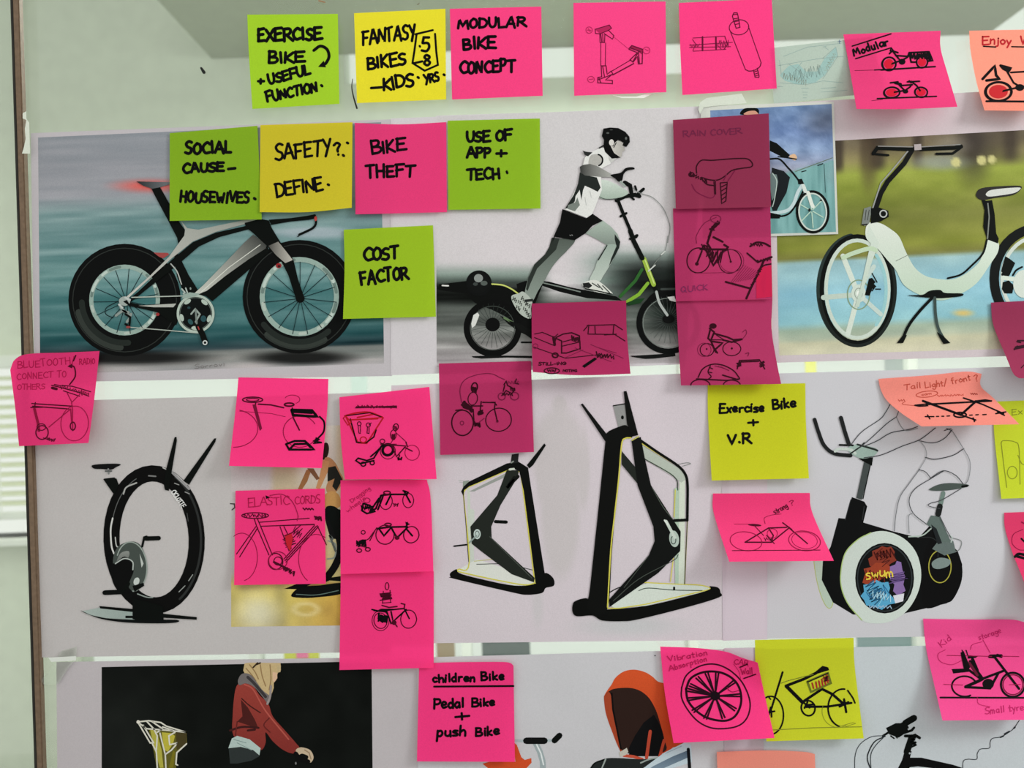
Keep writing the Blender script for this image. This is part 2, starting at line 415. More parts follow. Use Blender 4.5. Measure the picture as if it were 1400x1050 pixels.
# glass panes left and right of the upright (the upright stands plumb: the camera is rolled)
xpost0 = float(W(35, 525)[0]); xpost1 = float(W(46, 525)[0])
structure('window_1', box_mesh('window_1', xpost0 - .001, 1.3, 0.002, 0.010, 0.0, 2.9), M_GLASS)
structure('window_2', box_mesh('window_2', -1.3, xpost0 - .001, 0.002, 0.010, 0.0, 2.9), M_GLASS)
structure('trim_1', box_mesh('trim_1', xpost0 + .0015, xpost1, -0.0045, 0.0025, 0.0, 2.9, 0.0008), M_ALU)
structure('trim_2', box_mesh('trim_2', xpost0 - .001, xpost0 + .0012, -0.0035, 0.0025, 0.0, 2.9, 0.0003), M_RUBBER)
structure('floor', box_mesh('floor', -3, 3, -3, 2.7, -0.1, 0.0), M_FLOOR)

YW = 2.46                       # far wall
xm_ = fx(95, YW)
zc = fz(66, YW, 750)            # underside of the dropped ceiling, seen at its far edge
xl, xr = fx(290, YW, 95), fx(1350, YW, 33)
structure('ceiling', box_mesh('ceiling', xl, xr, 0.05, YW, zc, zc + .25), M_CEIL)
xb0, xb1, zb = fx(470, YW, 90), fx(1195, YW, 50), fz(106, YW, 750)       # high strip window under the dropped ceiling
zu = fz(486, YW, 20)
structure('wall_upper', box_mesh('wall_upper', -3, xb0, YW, YW + .12, zu, 3.6), M_WALL)
structure('wall_middle', box_mesh('wall_middle', xb0, xb1, YW, YW + .12, zu, zb), M_WALL)
structure('window_3', box_mesh('window_3', xm_, 3, YW + .03, YW + .036, 0.32, 3.6), M_GLASS)
structure('trim_11', box_mesh('trim_11', xb1, 3, YW, YW + .10, zu - .03, zu + .12), M_WALL)
structure('trim_4', box_mesh('trim_4', -3, xl - .02, 0.05, YW - .01, 3.25, 3.35), M_HIGH)
# lower wall: left part under the blind window, window band elsewhere
zs = fz(735, YW, 20); xm = fx(95, YW)
structure('wall_lower', box_mesh('wall_lower', -3, xm, YW, YW + .12, 0, zs), M_WALL)
structure('trim_5', box_mesh('trim_5', xm - .05, xm + .02, YW - .02, YW + .12, zs, fz(486, YW, 20)), M_WHITE)
structure('trim_6', box_mesh('trim_6', -3, xm, YW - .06, YW + .12, zs - .02, zs), M_WHITE)
structure('wall_sill', box_mesh('wall_sill', xm, 3, YW, YW + .12, 0, 0.32), M_WALL)
for i, px in enumerate((330, 620, 930, 1240)):
    structure('trim_%d' % (7 + i), box_mesh('window_mullion', fx(px, YW), fx(px, YW) + .035, YW - .01, YW + .07, 0.32, fz(486, YW, 20)), M_WHITE)

# venetian blind in the left window
zt = fz(487, YW, 20); blind = bpy.data.objects.new('venetian_blind', None); COL.objects.link(blind)
bx0, bx1 = -2.6, fx(60, YW); blind.location = (0, YW - .05, zs)
tag(blind, 'cream venetian blind hanging in the window beyond the left pane', 'blind')
def rel(me):
    me.transform(Matrix.Translation(-blind.location)); return me
link('head_rail', rel(box_mesh('head_rail', bx0, bx1, YW - .08, YW - .04, zt - .045, zt, .003)), M_WHITE, blind)
link('bottom_rail', rel(box_mesh('bottom_rail', bx0, bx1, YW - .075, YW - .045, zs + .075, zs + .10, .003)), M_WHITE, blind)
slat = box_mesh('slat', bx0, bx1, -.0165, .0165, -.001, .001)
z = zt - .08
while z > zs + .12:
    o = link('slat', slat, None, blind); o.location = (0, -.01, z - zs); o.rotation_euler = (math.radians(24), 0, 0); z -= .034
slat.materials.append(M_SLAT)
for x in (bx1 - .12, bx1 - .9):
    link('lift_cord', rel(box_mesh('lift_cord', x, x + .003, YW - .085, YW - .082, zs + .09, zt - .04)), M_WHITE, blind)

# sheets stuck on the far window, glimpsed through the gap between the poster rows
def card(px0, px1, py0, py1, rgb, name, label, cat, Y=YW + .026, group=None):
    me = box_mesh(name, fx(px0, Y, (py0 + py1) / 2), fx(px1, Y, (py0 + py1) / 2), Y, Y + .004, fz(py1, Y, px1), fz(py0, Y, px1))
    tag(link(name, me, plain(name, rgb, 0.8)), label, cat, group)
card(597, 622, 868, 910, (150, 128, 98), 'cardboard_sheet', 'tan card behind the glass in the lower gap, left of a dark panel', 'card')
card(659, 725, 868, 915, (72, 84, 84), 'screen_panel', 'dark grey panel behind the glass in the lower gap', 'panel')
card(388, 436, 868, 905, (208, 208, 60), 'sticky_note', 'yellow paper behind the glass in the lower gap', 'sticky note')
card(405, 421, 872, 900, (235, 110, 160), 'sticky_note', 'small pink paper on the yellow one behind the glass', 'sticky note', YW + .022)
card(1172, 1268, 865, 905, (120, 145, 148), 'screen_panel', 'blue grey panel behind the glass in the lower gap at the right', 'panel')
card(1210, 1238, 470, 520, (165, 172, 172), 'cardboard_sheet', 'small grey card behind the glass in the upper gap', 'card')
card(1101, 1116, 480, 520, (225, 222, 120), 'sticky_note', 'pale yellow strip of paper behind the glass in the upper gap', 'sticky note')
card(480, 502, 505, 550, (190, 205, 200), 'cardboard_sheet', 'pale green grey paper behind the glass in the upper gap', 'card')
# ---------------------------------------------------------------- printed sheets
K = (8, 12, 10)
# poster A: time-trial bicycle -------------------------------------------------
def bgA(x, y):
    yy = y + (x - 290) * .035
    c = ramp(yy, [(180, (146, 150, 158)), (225, (150, 152, 160)), (262, (158, 160, 168)), (285, (128, 156, 158)), (330, (112, 146, 148)),
                  (372, (112, 150, 150)), (400, (84, 128, 130)), (440, (62, 108, 110)), (462, (44, 84, 88)), (477, (30, 52, 58)),
                  (481, (122, 126, 124)), (492, (150, 150, 148)), (508, (176, 172, 176))])
    st = (vnoise(x * .012 + 9, yy * .16) - .5) * 44 + (vnoise(x * .02, yy * .45 + 40) - .5) * 18
    c = c + st[:, None] * np.array([1, .8, .8]) * (.35 + .65 * ss(250, 300, yy))[:, None]
    c = blend(c, ss(440, 500, x) * (1 - ss(300, 340, yy)) * .6, (112, 142, 146))
    c = blend(c, blob(x, y, 430, 318, 58, 7) * .75, (176, 186, 196))
    c = blend(c, blob(x, y, 205, 254, 38, 7, .9) * .95, (225, 95, 88))
    c = blend(c, blob(x, y, 178, 489, 98, 9) * .9, (14, 15, 15)); c = blend(c, blob(x, y, 412, 489, 66, 9) * .9, (14, 15, 15))
    return np.clip(c, 0, 255)
A = Sheet([(42, 182), (538, 163), (536, 514), (47, 523)], (190, 184, 190), .0002, 'sheet printed with a black and silver racing bicycle on teal, top left', name='bicycle_poster')
A.pic('printed_background', [(52, 188), (521, 167), (525, 497), (55, 512)], bgA)
bk = A.art('printed_bicycle')
def wheelA(z, cx, cy, ro, ri, rim, hub, ph, sh):
    t = bk.sub('printed_wheel'); t.zoom(*z)
    t.e(cx, cy, (ro + ri) / 2, (ro + ri) / 2, (ro - ri) / 4.667 + .8, (9, 11, 11))
    t.e(cx, cy, (ro + ri) / 2 + 12, (ro + ri) / 2 + 12, 9, (52, 58, 54), a0=sh[0], a1=sh[1])
    t.e(cx, cy, (ro + ri) / 2 - 18, (ro + ri) / 2 - 18, 8, (36, 42, 39), a0=sh[0] - 10, a1=sh[1] + 12)
    t.e(cx, cy, ro - 26, ro - 26, 1.2, (44, 48, 46))
    t.e(cx, cy, ri - rim / 2, ri - rim / 2, rim / 4.667, (150, 172, 164))
    R = random.Random(3)
    for i in range(14):
        a = R.uniform(0, 340); t.e(cx, cy, ri - rim / 2, ri - rim / 2, rim / 7.5, R.choice([(190, 205, 198), (112, 132, 126), (178, 190, 182)]), a0=a, a1=a + R.uniform(6, 22))
    t.spokes(hub[0], hub[1], 22, ri - rim * .6, ri - rim * .6, 15, .9, (22, 40, 44), ph)
    t.d(hub[0], hub[1], 28, 28, (9, 11, 11)); t.d(hub[0], hub[1], 11, 11, (170, 180, 176)); t.d(hub[0], hub[1], 5, 5, (60, 60, 60))
wheelA((60, 320, 4.667), 515, 421, 357, 226, 27, (526, 429), 8, (95, 165))
wheelA((270, 280, 4.667), 650, 586, 360, 253, 32, (655, 597), 3, (60, 130))
b = bk.sub('printed_frame').zoom(0, 0, 1)
b.f("238,348 246,352 258,376 274,402 262,404 250,398 242,378", K)
b.f("170,412 180,419 215,427 241,445 247,422 242,414 194,417", K)
b.f("189,418 241,415 237,420 210,420", (176, 178, 172))
b.f("206,256 219,256 233,281 246,305 255,317 254,329 241,350 231,374 226,372 240,353 244,335 242,325 229,300 212,268", K)
b.f("186,248 232,249 232,252 219,256 208,258 196,254", (32, 34, 36), (110, 114, 118), 'x')
b.f("235,355 264,331 295,318 340,308 352,300 362,306 338,314 300,324 272,337 243,362 180,412 172,415", K)
b.f("247,301 256,312 271,314 333,301 354,299 336,306 295,317 264,330 235,353 175,408 170,413 168,410 206,376 231,351 244,333 252,322 253,314", (196, 196, 190), (150, 154, 148), 'u')
b.zoom(270, 280, 4.667)
b.f("445,262 458,300 300,440 95,615 50,580 -12,572 40,535 250,390", K)
b.f("355,190 440,250 436,278 330,345 180,452 60,548 10,568 -30,574 40,510 200,345 300,240", (200, 202, 194), (64, 66, 64), 'u')
b.l("20,560 200,400 400,255", 1, (216, 218, 210))
b.f("300,115 400,90 455,100 475,150 530,240 612,350 640,470 684,600 655,625 628,600 580,450 540,370 440,260 355,180 310,145", K)
b.f("452,262 515,235 560,290 608,352 560,372 500,320", (70, 70, 68), (188, 184, 176), 'x')
b.f("455,95 600,84 700,70 752,60 762,82 720,95 590,107 470,128", K)
b.l("~742,68 756,110 740,145 690,172 650,190", 3.2, K); b.l("660,184 640,203", 1.6, K)
b.d(754, 88, 9, 16, (190, 70, 66)); b.d(518, 388, 18, 16, (150, 40, 44)); b.d(520, 392, 9, 8, (60, 22, 24))
b.zoom(60, 320, 4.667)
b.f("700,118 790,120 800,130 760,155 735,145", (160, 74, 72))
b.l("~810,190 850,240 878,320", 1.6, (176, 180, 176))
c = bk.sub('printed_crank').zoom(60, 320, 4.667)
c.l("560,404 700,400 905,394", 1.4, (176, 184, 176)); c.l("540,594 760,612 990,632", 1.3, (170, 178, 170))
c.d(968, 510, 118, 120, (12, 16, 16)); c.e(968, 508, 113, 115, 3.4, (176, 190, 180)); c.e(968, 508, 100, 102, 1.0, (90, 100, 95))
for an in (20, 92, 164, 236, 308):
    r = math.radians(an); c.d(968 + 92 * math.cos(r), 508 + 92 * math.sin(r), 24, 13, (176, 190, 180), an + 90)
c.d(935, 560, 20, 14, (48, 84, 88), 50); c.d(1018, 540, 20, 18, (44, 78, 84), 80); c.d(925, 470, 10, 8, (40, 66, 70))
c.l("940,510 966,478 995,512 968,560", 2.4, (150, 162, 156)); c.l("968,480 975,570", 2.6, (120, 130, 126))
c.l("985,590 1012,640 1030,692", 8, K); c.e(1028, 693, 12, 12, 1.6, (200, 206, 204)); c.l("984,592 990,608", 1.6, (170, 60, 60))
c.l("880,350 900,372 890,380;905,345 915,372;935,345 936,350", 2, (170, 182, 176)); c.f("890,385 930,372 1000,380 960,398 880,412", (150, 168, 160))
c.d(515, 428, 36, 30, (160, 170, 166)); c.f("505,430 560,470 530,420", K)
c.l("460,520 500,490 540,500;490,470 545,520;530,560 545,540 556,510", 3.4, (140, 150, 146)); c.l("520,575 545,590 550,530 520,510", 3, K); c.d(538, 594, 14, 8, (150, 70, 68)); c.d(726, 512, 12, 10, (150, 50, 50))
c.l("~470,430 400,470 395,510 440,535", 1.2, (20, 34, 36)); c.l("480,450 500,470;520,405 548,420", 3, (190, 196, 194))
A.art('printed_caption').zoom(60, 320, 4.667).t("Sorrovi", 962, 858, 1155, 840, 24, .8, (120, 116, 116), .08)
A.finish()

# poster B: athlete on an elliptical scooter -----------------------------------
def bgB(x, y):
    c = np.tile(np.array([206., 202, 205]), (len(x), 1))
    c = blend(c, blob(x, y, 760, 330, 150, 60, .9) * .4, (222, 210, 218))
    L = 1 - ss(720, 760, x); R = ss(765, 850, x)
    st = vnoise(x * .01 + 3, y * .12); st2 = vnoise(x * .02, y * .4 + 7)
    c = blend(c, L * ss(356, 378, y) * .75, (108, 132, 120)); c = blend(c, L * ss(372, 398, y), (13, 16, 14))
    c = blend(c, R * ss(330, 352, y) * (.35 + .6 * st), (92, 128, 112)); c = blend(c, ss(800, 880, x) * ss(340, 372, y) * (.75 + .25 * st2), (13, 16, 15))
    c = blend(c, ss(390, 412, y) * (1 - ss(870, 915, x)) * ss(725, 750, x) * .55, (124, 132, 126))
    fl = ss(408, 420, y) * (1 - ss(840, 900, x) * (1 - ss(435, 470, y)))
    fc = ramp(y, [(415, (84, 90, 86)), (450, (112, 116, 112)), (478, (158, 154, 155)), (500, (186, 180, 184))])
    c = c * (1 - fl[:, None]) + fc * fl[:, None]
    m = ss(360, 400, y)
    c = c + ((st - .5) * 46 + (st2 - .5) * 34)[:, None] * m[:, None]
    c = blend(c, blob(x, y, 610, 440, 60, 12, .8) * .5, (60, 64, 62))
    return np.clip(c, 0, 255)
B = Sheet([(534, 162), (966, 145), (935, 498), (534, 513)], (206, 200, 206), .0004, 'white sheet printed with an athlete in a helmet striding on a long scooter', name='athlete_poster')
B.pic('printed_background', [(596, 158), (930, 148), (932, 496), (597, 502)], bgB)
z10 = (690, 150, 5.833); z11 = (600, 320, 4.242)
s = B.art('printed_scooter').zoom(*z11)
s.f("0,292 160,272 300,288 400,310 460,345 450,290 500,272 580,270 640,276 760,308 900,335 1030,362 1062,386 860,372 700,335 600,300 560,400 545,600 470,570 400,520 330,450 210,400 150,345 0,325", (9, 11, 10))
s.l("600,282 700,305 820,335", 1.6, (120, 130, 124)); s.l("300,440 380,480 440,520", 2, (90, 96, 92)); s.l("20,298 55,300", 2, (220, 220, 216)); s.l("300,392 325,402", 1.8, (200, 200, 196))
s.e(312, 545, 150, 148, 8.6, (8, 9, 9)); s.e(312, 545, 127, 127, 1, (62, 68, 64)); s.spokes(312, 530, 40, 125, 130, 24, .45, (44, 50, 48)); s.d(312, 525, 42, 40, (9, 10, 10)); s.f("200,470 225,455 235,470 212,530 192,545 188,520", (214, 216, 212))
s.e(232, 285, 66, 66, 4, (12, 14, 14)); s.d(232, 285, 58, 58, (14, 16, 16)); s.d(230, 256, 26, 24, (138, 144, 142)); s.d(262, 285, 20, 14, (84, 92, 88)); s.d(212, 290, 14, 10, (60, 66, 64))
s.l("~308,290 370,296 420,318 460,346", 2, (196, 204, 110)); s.l("380,486 440,520", 3, (96, 120, 84)); s.f("400,500 470,560 540,610 540,560 470,520", (13, 15, 14)); s.l("480,628 540,628", 2.4, K)
s.f("190,708 300,704 540,706 540,720 400,716 250,722 200,716", (15, 16, 16)); s.f("1110,706 1190,702 1370,690 1372,708 1250,722 1195,724 1120,712", (15, 16, 16))
s.e(1330, 515, 168, 165, 7.6, (8, 10, 10)); s.e(1330, 515, 146, 143, .9, (120, 128, 124)); s.spokes(1332, 495, 40, 140, 138, 26, .4, (74, 80, 78)); s.d(1332, 492, 34, 26, (9, 10, 10))
s.e(1325, 510, 150, 185, 4.5, (10, 11, 11), a0=225, a1=300); s.f("1325,365 1365,360 1378,395 1340,385", (226, 228, 226))
s.l("1248,290 1262,340", 5, K); s.l("~1262,335 1280,400 1325,470", 3.6, (168, 174, 172)); s.l("1290,320 1372,318", 3, (60, 66, 64))
s.l("1178,205 1140,270 1052,362", 4.2, (46, 96, 44)); s.l("1212,285 1160,350 1092,392", 4.6, (128, 172, 54)); s.l("1190,145 1215,215 1246,292", 6.4, (150, 178, 66)); s.l("1196,150 1222,215 1248,285", 1.6, (196, 214, 130))
s.f("1085,400 1150,375 1195,372 1170,400 1100,415", (26, 60, 30))
s.l("1110,-20 1130,40 1180,140", 6.5, K); s.l("1118,25 1150,8;1140,70 1150,80", 4, K)
s.zoom(*z10)
s.l("908,735 950,840 1010,980 1035,1050", 4.6, K); s.l("925,850 970,825;1000,1030 1050,1015", 3.4, K)
s.l("892,722 960,690 1040,678 1075,690", 5.6, K); s.l("958,580 1000,604 1010,660", 5.6, K); s.l("1062,672 1108,632", 4, K); s.l("1000,690 1030,715;1040,610 1050,640", 3, K)
s.l("~1020,620 1050,650 1100,672 1180,700 1260,780 1305,880 1318,950 1300,1060", .9, (130, 134, 132)); s.zoom(*z11); s.l("~1328,10 1312,95 1260,160 1222,215", .8, (120, 126, 122)); s.l("1215,215 1255,180;1290,120 1312,100", 1.6, (200, 204, 200))
m = B.art('printed_rider').zoom(*z11)
m.f("~655,40 720,25 790,35 745,95 700,140 655,195 615,265 575,330 540,390 500,350 512,280 530,225 555,175 615,118 640,75", (84, 92, 86), (138, 150, 142))
m.f("655,20 700,25 680,90 630,140 570,200 530,290 515,330 505,320 520,250 555,175 615,118 640,75", (44, 50, 46))
m.f("848,-6 950,-80 1000,-42 1036,0 1052,45 1044,76 1010,80 975,64 910,26", (170, 184, 174), (120, 130, 124))
m.f("~975,62 1045,65 1030,110 990,185 955,240 930,275 875,268 905,200 920,155 950,105", (150, 165, 156), (188, 198, 190))
m.f("1020,0 1052,45 1046,80 1020,130 985,190 1000,140 1030,70 1020,30", (30, 36, 34)); m.l("975,66 925,150", 1.6, (40, 46, 44))
m.f("~835,288 880,268 930,275 1000,335 1000,346 930,340 850,312", (214, 216, 210)); m.f("835,285 870,280 890,300 870,315 838,308", (30, 32, 32)); m.l("890,285 930,310;920,290 950,322;950,300 990,340", 1.5, (70, 74, 72)); m.l("850,316 920,330 1000,347", 1.6, K)
m.f("~420,362 460,345 492,335 540,385 535,430 532,490 480,470 440,420", (176, 184, 176))
for q in ((440, 380), (470, 400), (460, 430), (500, 440), (520, 470), (490, 380), (515, 410)): m.scrib(q[0], q[1], 16, 12, 6, 1.3, (52, 58, 52), 40, q[0])
m.f("495,380 545,375 548,390 500,395", (40, 44, 42))
m.zoom(*z10)
m.f("~745,575 800,560 880,590 985,655 950,690 890,705 800,712 748,690", (202, 212, 204), (160, 176, 164)); m.l("~748,690 800,712 880,712 900,705", 1, (70, 78, 74))
m.f("690,340 760,305 800,300 850,370 845,430 770,470 770,560 775,640 700,830 655,862 480,795 540,690 600,560 612,490 640,380", (222, 222, 220))
m.f("600,500 640,520 735,540 765,620 742,655 690,628 640,606 625,640 612,720 598,640 565,690 560,730 520,780 480,790 505,750 550,680 585,590", (34, 39, 37))
m.f("505,760 560,740 580,700 600,760 560,810 500,790", (120, 128, 122)); m.l("680,650 690,700;640,700 650,760", .8, (180, 182, 180))
m.f("~690,362 760,360 775,405 755,440 700,450 668,430", (176, 174, 170)); m.e(735, 402, 46, 46, 2.2, (16, 18, 18), a0=-75, a1=70)
m.f("620,325 650,335 700,340 665,372 640,360", (40, 42, 42)); m.l("755,305 790,285", 2, (40, 42, 42))
m.f("600,455 625,440 680,432 740,450 850,512 862,538 760,535 640,525 605,500", (52, 54, 52), (168, 168, 164), 'x')
m.f("~845,238 890,245 940,262 950,300 962,320 938,340 932,372 900,380 855,330", (206, 202, 196), (166, 162, 158), 'x'); m.f("790,300 850,330 900,380 850,425 835,400 825,350", (196, 196, 194))
m.f("778,195 788,150 842,142 905,146 962,176 995,215 998,258 970,297 938,285 948,262 905,240 880,262 866,292 845,290 872,345 925,382 855,390 800,335 788,292 792,240 775,210", (9, 10, 10))
m.d(852, 262, 20, 26, (214, 210, 206)); m.l("890,262 870,300", 1.2, K); m.d(822, 186, 12, 7, (84, 88, 86)); m.d(968, 228, 8, 12, (96, 100, 98)); m.d(850, 160, 12, 5, (60, 64, 62))
m.f("~845,520 925,502 960,468 1000,458 1032,462 1032,476 985,482 950,512 938,560 912,575 880,548", (9, 10, 10)); m.l("925,575 960,610", 3, (150, 160, 154))
m.f("460,792 560,832 650,866 702,830 782,886 700,925 645,985 560,1040 400,1015 378,1060 395,1000 440,900", (9, 10, 10)); m.l("520,1000 525,1004;535,998 540,1002", 1, (150, 150, 150))
B.finish()

# poster D: white city bicycle by a lake ---------------------------------------
def bgD(x, y):
    yy = y + (x - 1140) * .05
    c = ramp(yy, [(185, (112, 104, 88)), (205, (118, 108, 84)), (222, (132, 126, 82)), (240, (142, 154, 66)), (262, (132, 142, 60)), (300, (118, 122, 60)), (338, (128, 134, 56)),
                  (352, (118, 118, 62)), (358, (150, 184, 190)), (400, (140, 188, 206)), (440, (142, 190, 200)), (450, (158, 176, 158)), (462, (176, 186, 166)), (468, (196, 194, 166)), (490, (206, 202, 180))])
    n = (vnoise(x * .02, yy * .05) - .5) * 26 + (vnoise(x * .05, yy * .12) - .5) * 12
    c = c + n[:, None] * np.array([1, .9, .7])
    tr = (1 - ss(225, 242, yy)) * (vnoise(x * .055 + 31, yy * .01) - .45) * 2.2
    c = blend(c, np.clip(tr, 0, .8), (60, 52, 46)); c = blend(c, blob(x, y, 1188, 215, 12, 40, .6) * .6, (78, 66, 50)); c = blend(c, blob(x, y, 1330, 200, 22, 40, .8) * .75, (54, 48, 46))
    c = blend(c, blob(x, y, 1285, 222, 34, 10, .7) * .7, (150, 158, 156)); c = blend(c, blob(x, y, 1300, 200, 22, 12, .7) * .45, (150, 146, 138))
    for q in ((1307, 222, 6.5), (1342, 219, 6.5), (1356, 218, 5.5)): c = blend(c, blob(x, y, *q[:2], q[2], q[2], .25) * .9, (206, 200, 138))
    c = blend(c, blob(x, y, 1317, 428, 12, 4, .8) * .8, (226, 186, 96))
    return np.clip(c, 0, 255)
Dp = Sheet([(1132, 138), (1470, 118), (1478, 484), (1060, 494)], (198, 186, 192), .0006, 'sheet printed with a white city bicycle on grass by water, top right', name='city_bicycle_poster')
Dp.co[3] = (1056, 496); Dp.co[0] = (1050, 142)
Dp.pic('printed_background', [(1060, 197), (1468, 174), (1470, 474), (1065, 486)], bgD)
z14 = (1090, 150, 4.374); z15 = (1090, 350, 4.2)
w = Dp.art('printed_bicycle'); f = w.sub('printed_wheel').zoom(*z15); WH = (206, 216, 206)
f.e(338, 193, 212, 308, 8.0, (40, 52, 50), a0=90, a1=262); f.e(345, 193, 204, 306, 6, K, rot=0); f.e(345, 193, 218, 322, 4.5, (28, 34, 32), a0=-70, a1=170)
f.e(345, 190, 180, 280, 5, (196, 208, 198)); f.e(350, 195, 160, 262, 4.5, (150, 196, 200), a0=-50, a1=50)
f.l("350,220 262,0", 7, WH); f.l("345,222 150,238", 7, (186, 200, 190)); f.l("350,225 290,450", 7, WH); f.l("355,222 480,335", 6, (190, 206, 200)); f.l("350,200 440,60", 6, (190, 206, 200))
f.e(352, 222, 64, 84, 1.6, (130, 152, 124)); f.d(352, 215, 42, 52, (200, 212, 202)); f.e(352, 215, 22, 30, 1, (140, 150, 140))
f.d(352, 215, 12, 16, (230, 234, 228)); f.f("388,225 412,130 430,125 450,150 440,160 455,175 430,190 415,228", K); f.l("430,100 458,150;450,190 478,190;430,200 445,180", 1.6, K)
f.zoom(1090, 350, 4.2)
r = w.sub('printed_wheel').zoom(*z14)
r.e(1440, 1010, 262, 300, 13, (15, 18, 17)); r.e(1440, 1010, 215, 250, 5, (200, 208, 200)); r.l("1230,965 1250,890 1290,920 1260,985 1230,985", 5, K); r.f("1225,970 1250,885 1292,925 1262,990", K)
r.l("~1290,990 1310,960 1345,940", 2.5, K); r.l("1230,1005 1350,1020", 6, WH); r.f("1232,1030 1260,1040 1280,1070 1240,1080", K)
r.zoom(*z15); r.f("1180,150 1215,140 1245,170 1235,215 1190,215 1175,190", K); r.d(1300, 160, 60, 80, (204, 212, 204))
g = w.sub('printed_frame').zoom(*z14)
g.f("~412,700 440,672 500,680 560,715 610,760 650,850 700,940 760,990 830,1010 920,1015 1000,985 1080,920 1110,860 1140,775 1200,790 1200,850 1150,930 1070,1040 960,1110 860,1140 740,1110 640,1050 590,960 540,900 480,830 440,800 410,760", (216, 222, 214), (186, 206, 186))
g.l("~1135,775 1110,860 1040,935 980,985 900,1008", 2.6, K)
g.f("430,690 490,800 450,900 400,1060 370,1180 345,1180 380,1060 420,880 440,800 412,760", WH, (188, 204, 192)); g.l("590,905 660,870", .8, (120, 130, 120))
g.l("~470,840 430,830 330,860 275,885", 6, (188, 208, 180))
g.f("1100,530 1130,545 1165,540 1180,620 1190,740 1205,770 1200,800 1135,775 1112,700 1120,600", K); g.l("1140,560 1148,640 1138,770", 1.6, (128, 132, 126))
g.f("~1070,500 1100,470 1200,458 1330,455 1335,478 1290,510 1180,528 1110,540 1075,525", (44, 42, 42)); g.f("~1130,500 1170,478 1320,465 1330,478 1290,500 1170,518 1135,516", (206, 208, 204))
g.l("690,235 640,320 540,430 500,500 470,590", 6.6, (16, 17, 17)); g.l("668,240 560,370 500,440 452,585", 1.8, (150, 152, 150))
g.l("690,238 480,228 455,262", 5, K); g.l("690,222 485,218", 1.4, (140, 140, 138)); g.l("740,236 940,228 980,218", 5, K); g.l("745,222 975,208", 1.3, (140, 140, 138)); g.l("468,265 545,272", 3, K); g.l("832,264 930,262 985,222", 3.4, K)
g.l("700,225 742,222", 8, (176, 168, 170), cap=False); g.f("400,590 440,578 445,600 430,680 405,695 385,685", (120, 126, 122)); g.l("412,600 405,660;430,600 420,660", 1, (60, 60, 60)); g.l("388,688 420,685", 1.6, K)
g.f("440,590 490,585 545,605 548,640 500,668 440,680", K); g.e(515, 622, 20, 20, 1.8, (176, 180, 178))
g.zoom(*z15); g.f("~635,225 720,222 760,200 820,195 850,212 945,215 945,230 860,240 800,242 700,235", K); g.l("~775,240 700,320 640,400 600,490", 4, K); g.f("610,450 630,455 608,500 572,500", K)
g.l("~790,240 795,340 812,420 850,490", 4, (60, 74, 72)); g.f("800,435 840,460 880,500 840,505 818,470", K)
Dp.finish()

# poster C: small photo of a commuter on a white bicycle -----------------------
def bgC(x, y):
    c = ramp(y, [(140, (104, 130, 168)), (180, (118, 142, 188)), (205, (134, 156, 192)), (222, (140, 150, 178)), (240, (136, 136, 150)), (262, (120, 142, 168)), (320, (112, 150, 160))])
    c = c + ((vnoise(x * .06, y * .13) - .5) * 40 + (vnoise(x * .3, y * .4 + x * .1) - .5) * 16)[:, None]
    c = blend(c, blob(x, y, 1125, 165, 26, 18, .9) * .5, (92, 96, 110)); c = blend(c, ss(-2, 2, y - (232 - (x - 1090) * .28)) * (1 - blob(x, y, 1150, 240, 20, 20, .8) * .3), (112, 158, 158))
    g = ss(-2, 2, y - (232 - (x - 1090) * .28)); c = c + (g * (vnoise(x * .25, y * .03) - .5) * 40)[:, None]
    return np.clip(c, 0, 255)
C = Sheet([(958, 145), (1140, 139), (1146, 320), (960, 326)], (202, 204, 198), .0018, 'small photo print of a commuter riding a white bicycle under a blue sky', name='commuter_photo')
C.pic('printed_background', [(971, 151), (1137, 142), (1143, 317), (975, 322)], bgC)
z12 = (900, 130, 5.248)
c = C.art('printed_rider').zoom(*z12)
c.f("~590,140 610,100 660,92 715,98 722,135 700,140", K); c.f("~615,140 640,118 690,112 715,130 710,140", (206, 150, 128))
c.f("800,325 850,345 945,430 930,448 880,440 800,400", K); c.f("~940,438 975,422 995,445 985,468 960,462", (214, 176, 142)); c.l("860,442 920,448 990,460", 1.8, K)
c.f("815,520 900,545 945,590 920,700 870,790 850,830 820,830 800,760", (24, 28, 32)); c.f("790,560 850,570 860,620 840,720 815,760", (104, 120, 120)); c.l("~820,560 850,620 835,740 820,800", 1.2, (180, 196, 190))
d = C.art('printed_bicycle').zoom(*z12)
d.l("~800,458 870,460 930,520 975,570 1020,630", 2.4, K); d.l("985,548 1250,450", 1, (96, 110, 90)); d.l("1190,495 1200,700", .7, (60, 90, 90)); d.l("1030,550 1060,542;1145,505 1180,492", 1.4, (30, 40, 40))
d.f("1000,605 1030,600 1048,640 1005,640", K); d.l("~1030,650 1000,700 970,780 920,830 800,850", 4.6, (188, 206, 210)); d.l("~1040,690 980,800 920,860 800,875", 2.4, K); d.f("790,840 880,860 870,885 800,885", K)
d.e(1108, 838, 112, 146, 3.6, K, rot=-4); d.e(1108, 838, 98, 132, 2, (196, 206, 200), rot=-4); d.spokes(1100, 830, 8, 92, 124, 6, 1.5, (178, 206, 190), 20); d.l("1075,700 1100,780 1110,800", 5, (216, 222, 214)); d.d(1085, 825, 9, 12, (30, 34, 34)); d.d(1168, 755, 8, 6, (30, 34, 34)); d.l("1040,650 1055,690", 5, (206, 214, 210))
C.finish()

